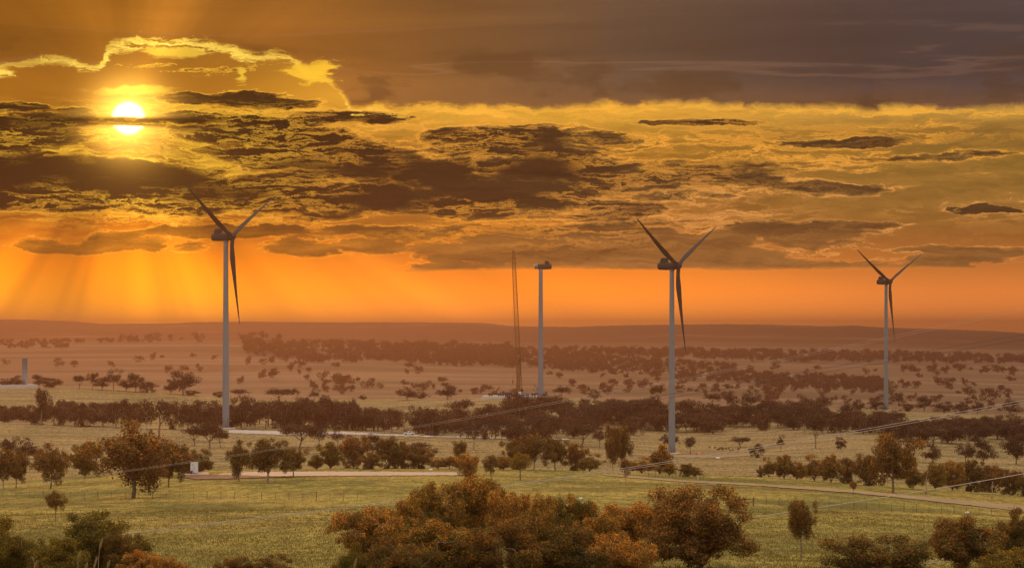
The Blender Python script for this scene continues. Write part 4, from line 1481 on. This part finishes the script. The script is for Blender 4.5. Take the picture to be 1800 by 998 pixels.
# ---------------------------------------------------------------- big crawler crane
def big_crane():
    d = 1474.0
    bx = xp(911, d)
    top = PAD_TOP
    c = empty('crawler_crane', (bx, d, top))
    tag(c, 'very tall yellow lattice boom crane beside the bare turbine tower', 'crane')
    m = MB()
    for s in (-1, 1):
        b = MB()
        n = 14
        ys = []
        for k in range(n):
            w = 2 * math.pi * k / n
            ys.append((4.2 * math.copysign(abs(math.cos(w)) ** 0.6, math.cos(w)), 0.75 + 0.75 * math.copysign(abs(math.sin(w)) ** 0.7, math.sin(w))))
        o = len(b.v)
        y0, y1 = s * 2.6 - 0.6, s * 2.6 + 0.6
        b.v += [(x, y0, z) for x, z in ys] + [(x, y1, z) for x, z in ys]
        b.f += [tuple(range(n)), tuple(range(n, 2 * n))[::-1]] + [(k, (k + 1) % n, n + (k + 1) % n, n + k) for k in range(n)]
        for k in range(14):
            b.box(-3.8 + k * 0.56, -3.55 + k * 0.56, y0 - 0.03, y1 + 0.03, 1.47, 1.56)
        b.build('crawler_track', M_DARK, c)
    m = MB()
    m.box(-1.6, 1.6, -2.2, 2.2, 0.7, 1.6)
    m.lathe([(1.5, 1.6), (1.5, 2.0)], 18)
    m.build('undercarriage', M_DARK, c)
    m = MB()
    m.box(-4.4, 2.6, -1.5, 1.5, 2.0, 3.6)
    m.box(-3.6, -0.6, -1.3, 1.3, 3.6, 4.5)
    body = m.build('machine_house', M_YELLOW, c)
    m = MB()
    m.box(-5.6, -4.4, -1.8, 1.8, 1.9, 4.4)
    m.build('counterweight', M_GREY, body)
    m = MB()
    m.box(1.2, 3.0, -2.6, -1.55, 2.1, 4.3)
    cab = m.build('cab', M_YELLOW, c)
    m = MB()
    m.box(1.5, 3.04, -2.64, -2.5, 3.0, 4.0)
    m.box(2.95, 3.05, -2.5, -1.65, 2.9, 4.1)
    m.build('window', M_GLASS, cab)
    tipz = zpx(443, d) - top
    tipx = xp(902.5, d) - bx
    m = MB()
    lattice(m, (0.9, 0, 2.2), (tipx, 0, tipz), 2.9, 1.9, 40, 0.18, 0.10)
    m.build('boom', M_YELLOW, c)
    m = MB()
    m.box(tipx - 0.5, tipx + 0.4, -0.4, 0.4, tipz - 0.4, tipz + 0.9)
    m.bar((tipx, 0, tipz), (tipx - 0.1, 0, tipz + 2.2), 0.12)
    m.build('boom_head', M_DARK, c)
    mz = zpx(627, d) - top
    mx = xp(914.5, d) - bx
    m = MB()
    lattice(m, (-0.4, 0.6, 2.6), (mx, 0.6, mz), 2.0, 1.2, 12, 0.2, 0.12)
    m.build('back_mast', M_YELLOW, c)
    m = MB()
    m.bar((mx, 0.6, mz), (tipx + 0.3, 0, tipz - 1), 0.045, 3)
    m.bar((mx, 0.6, mz), (-4.6, 0.9, 4.2), 0.05, 3)
    m.build('pendant_line', M_DARK, c)
    m = MB()
    m.bar((tipx - 0.4, -0.5, tipz - 0.5), (tipx - 0.3, -0.5, 9.5), 0.04, 3)
    hk = m.build('hoist_rope', M_DARK, c)
    m = MB()
    m.box(tipx - 0.7, tipx + 0.1, -0.8, -0.2, 8.2, 9.6)
    m.tube([(tipx - 0.3, -0.5, 8.2), (tipx - 0.3, -0.5, 7.7), (tipx - 0.6, -0.5, 7.5), (tipx - 0.7, -0.5, 7.8)], 0.09, 5)
    m.build('hook_block', M_YELLOW, c)
    return top


crane_top = big_crane()


def mobile_crane(px, d, z, tip, label, mat):
    x = xp(px, d)
    c = empty('mobile_crane', (x, d, z))
    tag(c, label, 'crane')
    m = MB()
    m.box(-5.0, 5.0, -1.25, 1.25, 0.8, 1.7)
    m.build('chassis', M_DARK, c)
    for wx in (-4, -2.6, 1.6, 3.0, 4.3):
        for sy in (-1, 1):
            w = MB()
            w.v = []
            n = 12
            w.v += [(wx + 0.6 * math.cos(2 * math.pi * k / n), sy * 1.25 + dy, 0.6 + 0.6 * math.sin(2 * math.pi * k / n)) for dy in (-0.2, 0.2) for k in range(n)]
            w.f = [tuple(range(n)), tuple(range(n, 2 * n))[::-1]] + [(k, (k + 1) % n, n + (k + 1) % n, n + k) for k in range(n)]
            w.build('wheel', M_DARK, c)
    m = MB()
    m.box(3.4, 5.2, -1.2, 1.2, 1.7, 2.9)
    cab = m.build('cab', mat, c)
    m = MB()
    m.box(5.05, 5.24, -1.0, 1.0, 2.1, 2.8)
    m.box(3.8, 4.9, -1.24, -1.1, 2.1, 2.8)
    m.build('window', M_GLASS, cab)
    m = MB()
    m.box(-2.6, 0.8, -1.1, 1.1, 1.75, 3.2)
    m.build('superstructure', mat, c)
    m = MB()
    tx, tz = xp(tip[0], d) - x, zpx(tip[1], d) - z
    a = np.array([0.0, 0, 3.0]); b = np.array([tx, 0, tz])
    for f0, f1, r in ((0, 0.45, 0.50), (0.42, 0.75, 0.40), (0.72, 1.0, 0.31)):
        m.tube([a + (b - a) * f0, a + (b - a) * f1], r, 6)
    m.build('telescopic_boom', mat, c)
    m = MB()
    m.bar(tuple(b), (tx + 0.2, 0, tz - 3.2), 0.05, 3)
    m.box(tx - 0.05, tx + 0.5, -0.25, 0.25, tz - 4.2, tz - 3.2)
    m.build('hook_block', M_DARK, c)


mobile_crane(872, 1474, crane_top, (878.5, 679), 'small mobile crane with a short raised boom left of the lattice crane', M_YELLOW)
mobile_crane(947.5, 1471, crane_top, (938, 674), 'mobile crane leaning its boom left in front of the bare tower', M_GREY)


def truck(px, d, z, label, mat, rz=0.0, long=7.0):
    c = empty('truck', (xp(px, d), d, z), rz)
    tag(c, label, 'truck')
    m = MB()
    m.box(-long / 2, long / 2, -1.1, 1.1, 0.7, 1.1)
    m.box(-long / 2, long / 2 - 2.0, -1.15, 1.15, 1.1, 2.3)
    m.build('body', mat, c)
    m = MB()
    m.box(long / 2 - 1.8, long / 2 + 0.1, -1.1, 1.1, 1.1, 2.7)
    cb = m.build('cab', M_WHITE, c)
    m = MB()
    m.box(long / 2 - 1.2, long / 2 - 0.3, -1.14, -1.0, 1.8, 2.5)
    m.build('window', M_GLASS, cb)
    for wx in (-long / 2 + 1, -long / 2 + 2.1, long / 2 - 0.9):
        for sy in (-1, 1):
            w = MB()
            n = 12
            w.v = [(wx + 0.5 * math.cos(2 * math.pi * k / n), sy * 1.05 + dy, 0.5 + 0.5 * math.sin(2 * math.pi * k / n)) for dy in (-0.15, 0.15) for k in range(n)]
            w.f = [tuple(range(n)), tuple(range(n, 2 * n))[::-1]] + [(k, (k + 1) % n, n + (k + 1) % n, n + k) for k in range(n)]
            w.build('wheel', M_DARK, c)


truck(896, 1474, crane_top, 'dark truck parked at the left foot of the lattice crane', M_DARK)
truck(921, 1471, crane_top, 'grey truck parked between the lattice crane and the bare tower', M_GREY, math.pi)


# white utility car on the access road
def ute(px, d, label):
    x = xp(px, d)
    c = empty('utility_car', (x, d, h1(x, d) + 0.12), RAD(12))
    tag(c, label, 'car')
    V = []
    prof = [(-2.4, 0.45), (-2.4, 1.05), (-0.5, 1.05), (-0.45, 1.75), (0.75, 1.75), (1.25, 1.12), (2.25, 0.98), (2.4, 0.75), (2.4, 0.45)]
    n = len(prof)
    V = [(a, -0.85, b) for a, b in prof] + [(a, 0.85, b) for a, b in prof]
    Fc = [tuple(range(n)), tuple(range(n, 2 * n))[::-1]] + [(k, n + k, n + (k + 1) % n, (k + 1) % n) for k in range(n)]
    mesh_obj('body', V, Fc, M_WHITE, c)
    m = MB()
    m.box(-0.35, 0.7, -0.875, -0.8, 1.15, 1.62)
    m.build('window', M_GLASS, c)
    for wx in (-1.5, 1.5):
        for sy in (-1, 1):
            w = MB()
            k_ = 14
            w.v = [(wx + 0.36 * math.cos(2 * math.pi * k / k_), sy * 0.8 + dy, 0.36 + 0.36 * math.sin(2 * math.pi * k / k_)) for dy in (-0.12, 0.12) for k in range(k_)]
            w.f = [tuple(range(k_)), tuple(range(k_, 2 * k_))[::-1]] + [(k, (k + 1) % k_, k_ + (k + 1) % k_, k_ + k) for k in range(k_)]
            w.build('wheel', M_DARK, c)


xx, dd_ = solve(719, 764.5, 940, 1100)
ute(719, dd_, 'white utility car parked on the access road in the gap of the tree belt')

# ---------------------------------------------------------------- white cabinet
dc = 548.0
cx = xp(341.5, dc)
cz = CPAD_TOP + 0.1
cab = empty('equipment_cabinet', (cx, dc, cz))
tag(cab, 'tall white equipment cabinet on a gravel pad beside the biggest paddock gum', 'cabinet')
hh = zpx(812, dc) - cz
m = MB()
m.box(-0.82, 0.82, -0.5, 0.5, 0.1, hh - 0.08)
m.build('housing', M_WHITE, cab)
m = MB()
m.box(-0.88, 0.88, -0.56, 0.56, hh - 0.08, hh)
m.build('roof', M_WHITE, cab)
m = MB()
m.box(-0.88, 0.88, -0.55, 0.55, -0.1, 0.1)
m.build('plinth', M_GREY, cab)
for s in (-1, 1):
    m = MB()
    m.box(min(s * 0.03, s * 0.78), max(s * 0.03, s * 0.78), -0.53, -0.503, 0.75, hh - 0.16)
    dr = m.build('door', M_WHITE, cab)
    m = MB()
    m.box(s * 0.08 - 0.02, s * 0.08 + 0.02, -0.56, -0.533, 1.1, 1.4)
    m.build('handle', M_DARK, dr)
m = MB()
m.box(-0.42, -0.14, -0.545, -0.533, hh - 0.62, hh - 0.5)
m.build('vent', M_DARK, cab)
drum = empty('fuel_drum', (cx - 0.45, dc - 1.2, cz - 0.02))
tag(drum, 'small dark drum with a hose at the foot of the white cabinet', 'drum')
m = MB()
m.lathe([(0.24, 0), (0.26, 0.02), (0.25, 0.25), (0.26, 0.27), (0.25, 0.52), (0.26, 0.54), (0.26, 0.6), (0.05, 0.6)], 16)
m.build('barrel', M_DARK, drum, True)
m = MB()
m.tube([(0.1, 0, 0.6), (0.3, 0, 0.75), (0.45, -0.1, 0.4), (0.5, -0.1, 0.03), (0.9, -0.1, 0.03)], 0.03, 5)
m.build('hose', M_DARK, drum)


# ---------------------------------------------------------------- safety barrels at the turbine foot
def cone_drum(px, y, label):
    x, d = solve(px, y, 940, 1100)
    r = empty('safety_barrel', (x, d, h1(x, d) + 0.1))
    tag(r, label, 'barrel')
    m = MB()
    m.lathe([(0.62, 0), (0.62, 0.12), (0.5, 0.14), (0.44, 1.1), (0.30, 1.18)], 14)
    m.build('shell', M_ORANGE, r, True)
    m = MB()
    m.lathe([(0.485, 0.45), (0.485, 0.62), (0.46, 0.62)], 14)
    m.build('reflective_band', M_WHITE, r)


cone_drum(1193, 796.5, 'orange barrel right at the foot of the middle turbine')
cone_drum(1229, 798.5, 'orange barrel by the track right of the small thin gum')


# ---------------------------------------------------------------- pale stump, logs, dead tree
def stump():
    x, d = solve(1227, 847, 520, 640)
    r = empty('dead_stump', (x, d, h1(x, d)))
    tag(r, 'pale orange broken stump standing on the grass right of the cone shaped tree', 'stump')
    m = MB()
    m.tube([(0, 0, -0.1), (0.02, 0, 0.3), (-0.06, 0, 0.8), (0.08, 0, 1.2), (-0.03, 0, 1.45)], [0.26, 0.17, 0.15, 0.12, 0.04], 7)
    m.tube([(-0.02, 0, 1.0), (-0.22, 0.05, 1.25), (-0.16, 0, 1.45)], [0.1, 0.08, 0.03], 6)
    m.build('trunk', M_BARK_PALE, r, True)
    r.scale = (1.25, 1.25, 0.95)
    x, d = solve(1239, 852, 480, 600)
    o = MB()
    o.tube([(0, 0, 0), (1.2, -1.5, 0.15), (2.3, -4.5, 0.1)], [0.16, 0.14, 0.07], 6)
    o.tube([(1.2, -1.5, 0.2), (1.7, -1.6, 0.6)], [0.07, 0.03], 5)
    l = o.build('fallen_log', M_BARK_PALE, None, True)
    l.location = (x, d, h1(x, d) + 0.1)
    tag(l, 'fallen pale log lying just below the broken stump', 'log')


stump()


def dead_tree(px, y, top, label, zone=(480, 640)):
    x, d = solve(px, y, *zone)
    h = (y - top) / F * d
    m = MB()
    m.tube([(0, 0, -0.1), (0.05 * h, 0, 0.35 * h), (0.02 * h, 0, 0.7 * h), (0.07 * h, 0, h)], [0.035 * h, 0.026 * h, 0.018 * h, 0.006 * h], 7)
    m.tube([(0.04 * h, 0, 0.45 * h), (-0.08 * h, 0.03, 0.68 * h)], [0.014 * h, 0.005 * h], 5)
    m.tube([(0.03 * h, 0, 0.6 * h), (0.16 * h, 0, 0.82 * h)], [0.012 * h, 0.004 * h], 5)
    o = m.build('dead_tree', M_BARK_PALE, None, True)
    o.location = (x, d, h1(x, d))
    tag(o, label, 'dead tree')


dead_tree(1743, 876, 845, 'bare white dead trunk in front of the far right hedge')
dead_tree(1627, 868, 836, 'thin bare pale stem right of the white trunked gum')


def rock(px, y, lo, hi, s, label, name='pale_rock', mat=None):
    x, d = solve(px, y, lo, hi)
    r = random.Random(int(px))
    m = MB()
    prof = [(0.35, -0.1), (0.5, 0.12), (0.46, 0.3), (0.3, 0.43), (0.1, 0.47)]
    m.lathe(prof, 9)
    m.v = [(a * (1.2 + 0.2 * r.random()) * s, b * (0.9 + 0.25 * r.random()) * s, c * (0.9 + 0.2 * r.random()) * s) for a, b, c in m.v]
    o = m.build(name, mat or M_WHITE, None, True)
    o.location = (x, d, h1(x, d))
    tag(o, label, 'rock')


rock(1021, 876.5, 330, 420, 0.5, 'small white rock on the grass above the foreground thicket')
rock(1700, 901.5, 300, 420, 0.55, 'small white rock in the right paddock above the dark twiggy tree')
rock(1262, 806, 900, 1060, 1.5, 'pale boulder at the roadside right of the middle turbine base')
rock(757, 826.5, 540, 640, 0.8, 'pale flat rock between the gravel and the clump behind it')

# small dark shrubs dotted on the slope right of the middle turbine
_sx = sorted({1248, 1257, 1265, 1268, 1270, 1273, 1277, 1281, 1283, 1288, 1297, 1299, 1262})
SHRUB_ORDER = {p: (ordinal(i + 1) if i < 12 else 'thirteenth') for i, p in enumerate(_sx)}
shr = None
for k, (px, y) in enumerate(((1248, 787), (1257, 788), (1265, 790), (1268, 788), (1270, 791), (1273, 789), (1277, 790), (1281, 789), (1283, 793), (1288, 793), (1297, 792), (1299, 790), (1262, 791))):
    x, d = solve(px, y, 1005, 1150)
    if shr is None:
        tr, cr = tree_meshes(77, 'bush', 260, 0.22, 12, 3, M_LEAF_FAR, clump=0.2)
        shr = True
    r = empty('small_shrub', (x, d, h1(x, d)), k * 1.3)
    for nm, me in (('trunk', tr), ('crown', cr)):
        o = link(bpy.data.objects.new(nm, me)); o.parent = r
    s = 0.75 + 0.25 * ((k * 7) % 5) / 5
    r.scale = (s, s, s * 1.1)
    tag(r, 'tiny dark shrub on the slope right of middle turbine, %s from the left' % SHRUB_ORDER[px], 'shrub', 'tiny shrubs on the open slope')

# ---------------------------------------------------------------- plume grass close to the camera
for px, top, hpx, lab in ((171, 944, 20, 'tallest pale seed plume before the left foreground bush'), (138, 968, 15, 'small pale seed plume left of the tallest plume'),
                          (166, 976, 22, 'leaning pale seed plume below the tallest plume'), (190, 984, 14, 'short pale seed plume right of the leaning plume'),
                          (152, 988, 12, 'short seed plume at the bottom edge between two others'), (57, 986, 13, 'single pale seed plume near the lower left corner'),
                          (619, 980, 16, 'single pale seed plume at the left foot of the thicket')):
    d = 104.0 + (px % 7)
    x = xp(px, d)
    z0 = h1(x, d)
    zt = zpx(top, d)
    r = empty('plume_grass', (x, d, z0))
    tag(r, lab, 'grass plume', 'pale seed plumes in the foreground')
    L = zt - z0
    ph = hpx / F * d * 1.15
    lean = 0.09 * (1 if px % 2 else -0.4)
    m = MB()
    m.tube([(0, 0, -0.05), (lean * 0.3, 0, L * 0.5), (lean, 0, L - ph * 0.9)], [0.014, 0.011, 0.008], 5)
    m.build('stem', M_PLUME, r)
    rr = np.random.default_rng(px)
    n = 500
    t = rr.uniform(0, 1, n)
    wid = 0.075 * np.sin(np.pi * np.clip(t * 0.85 + 0.12, 0, 1)) + 0.006
    a = rr.uniform(0, 6.28, n)
    c0 = np.stack([lean + t * ph * 0.25 + np.cos(a) * wid * 0.2, np.sin(a) * wid * 0.2, L - ph + t * ph * 0.92], -1)
    c1 = np.stack([lean + t * ph * 0.25 + np.cos(a) * wid, np.sin(a) * wid, L - ph + t * ph * 0.92 + 0.05], -1)
    side = np.stack([np.sin(a), -np.cos(a), 0 * a], -1) * 0.008
    V = np.stack([c0 - side, c0 + side, c1], 1).reshape(-1, 3)
    me = fast_mesh('seed_head', V, np.arange(len(V)).reshape(-1, 3), M_PLUME)
    o = link(bpy.data.objects.new('seed_head', me)); o.parent = r
    m = MB()
    for k in range(9):
        aa = k * 0.7
        q = L * (0.35 + 0.05 * k)
        m.tube([(0, 0, 0), (0.2 * math.cos(aa), 0.2 * math.sin(aa), q * 0.8), (0.5 * math.cos(aa), 0.5 * math.sin(aa), q)], [0.012, 0.010, 0.002], 3, cap=False)
    m.build('blades', M_LEAF_GOLD, r)


# ---------------------------------------------------------------- fences
def fence(pts, lo, hi, step_px, label, hgt=1.15, skip=()):
    xs = np.arange(pts[0][0], pts[-1][0], step_px)
    P = []
    for k, px in enumerate(xs):
        y = np.interp(px, [p[0] for p in pts], [p[1] for p in pts])
        x, d = solve(px, y, lo, hi)
        P.append((x, d, h1(x, d)))
    f = empty('wire_fence', P[0])
    tag(f, label, 'fence')
    O = np.array(P[0])
    for k, p in enumerate(P):
        q = np.array(p) - O
        m = MB()
        rr = 0.035 if k % 4 else 0.06
        m.tube([q + (0, 0, -0.2), q + (0.01, 0, hgt * (1 if k % 4 else 1.12))], [rr, rr * 0.9], 6)
        m.build('post', M_POST, f)
    for hz in (0.35, 0.7, 1.05):
        m = MB()
        m.tube([np.array(p) - O + (0, 0.0, hz * hgt / 1.15) for p in P], 0.005, 3, cap=False)
        m.build('fence_wire', M_GREY, f)


fence([(-20, 872), (180, 876), (400, 877), (600, 880), (650, 878)], 330, 480, 24, 'post and wire fence crossing the left paddock behind the sapling')
fence([(1325, 887), (1500, 894), (1600, 899), (1760, 906)], 330, 480, 22, 'post and wire fence crossing the right paddock below the track')
fence([(1140, 838), (1240, 842)], 520, 640, 6, 'short run of close set posts by the pale stump')
fe = empty('rail_gate')
tag(fe, 'timber rail strainer gate at the left end of the right paddock fence', 'gate')
xa, da = solve(1293, 889, 330, 480)
xb, db = solve(1324, 889, 330, 480)
fe.location = (xa, da, h1(xa, da))
for (x, d) in ((xa, da), ((xa + xb) / 2, (da + db) / 2), (xb, db)):
    m = MB()
    q = np.array((x - xa, d - da, h1(x, d) - h1(xa, da)))
    m.tube([q + (0, 0, -0.2), q + (0, 0, 1.2)], 0.08, 6)
    m.build('post', M_POST, fe)
for hz in (1.05, 0.6):
    m = MB()
    m.tube([(0, 0, hz), (xb - xa, db - da, hz + h1(xb, db) - h1(xa, da))], 0.05, 5)
    m.build('rail', M_POST, fe)


# ---------------------------------------------------------------- overhead power lines
def line(name_label, d, pts, seps, r, poles=True, mat=None, d2=None, n=48):
    """pts: three (column,row) points on the wire; d, d2 distance at left and right pole"""
    d2 = d2 or d
    (u0, v0), (u1, v1), (u2, v2) = pts
    A = np.array([[u0 * u0, u0, 1], [u1 * u1, u1, 1], [u2 * u2, u2, 1]], float)
    co = np.linalg.solve(A, np.array([v0, v1, v2], float))
    us = np.linspace(-150, 1960, n)
    root = empty('power_line')
    tag(root, name_label, 'power line')
    ends = []
    for s in seps:
        P = []
        for u in us:
            f = (u - us[0]) / (us[-1] - us[0])
            D = d + (d2 - d) * f
            v = co[0] * u * u + co[1] * u + co[2] + s * (0.3 + 0.7 * f)
            P.append(((u - 900) / F * D, D, -(v - YH) / F * D))
        m = MB()
        m.tube(P, r, 5, cap=False)
        m.build('wire', mat or M_CABLE, root)
        ends.append((P[0], P[-1]))
    if poles:
        for k in (0, 1):
            p = ends[0][k]
            zb = h1(p[0], p[1])
            m = MB()
            m.tube([(p[0], p[1] + 0.2, zb - 0.5), (p[0], p[1] + 0.2, max(p[2], zb + 2) + 0.5)], [0.17, 0.12], 8)
            pole = m.build('pole', M_POST, root)
            m = MB()
            m.box(p[0] - 0.06, p[0] + 0.06, p[1] - 0.9, p[1] + 0.9, p[2] - 0.15, p[2] - 0.03)
            m.build('crossarm', M_POST, root)


line('long power line sagging from the left bush across the middle turbine base', 215, [(0, 958), (860, 857), (1800, 703)], (0, 4.5), 0.022)
line('thick single wire rising from the thicket past the lone sapling', 190, [(600, 996), (1110, 938), (1800, 832)], (0,), 0.03)
line('double wire crossing the bottom right corner', 150, [(1200, 1040), (1540, 999), (1800, 959)], (0, 4.5), 0.022)
line('faint thin wire pair crossing in front of the biggest paddock gum', 360, [(0, 856), (365, 806), (1800, 540)], (0, 4.5), 0.014, poles=False)
line('distant dark wire pair crossing the haze right of the right turbine', 700, [(1000, 722), (1400, 655), (1800, 588)], (0, 9), 0.05, poles=False, mat=M_DARK)


# ---------------------------------------------------------------- dusty evening air
def haze():
    x, y0, y1, z0, z1 = 8200, -700, 12600, HAZE_BOTTOM, 64.0
    v = [(a * x, b, c) for c in (z0, z1) for a, b in ((-1, y0), (1, y0), (1, y1), (-1, y1))]
    f = [(0, 3, 2, 1), (4, 5, 6, 7), (0, 1, 5, 4), (1, 2, 6, 5), (2, 3, 7, 6), (3, 0, 4, 7)]
    m = bpy.data.materials.new('haze')
    m.use_nodes = True
    nt = m.node_tree
    nt.nodes.clear()
    out = nt.nodes.new('ShaderNodeOutputMaterial')
    pv = nt.nodes.new('ShaderNodeVolumePrincipled')
    pv.inputs['Color'].default_value = HAZE_COLOR + (1,)
    pv.inputs['Density'].default_value = HAZE_DENSITY
    pv.inputs['Anisotropy'].default_value = 0.7
    nt.links.new(pv.outputs[0], out.inputs['Volume'])
    o = mesh_obj('haze', v, f, m)
    tag(o, 'dusty orange evening haze hanging over the whole valley', 'haze', kind='stuff')


HAZE_COLOR = (0.285, 0.170, 0.142)
HAZE_DENSITY = 0.00017
HAZE_BOTTOM = -112.0
print('lowest ground', float(GZ.min()), 'highest', float(GZ.max()))
haze()
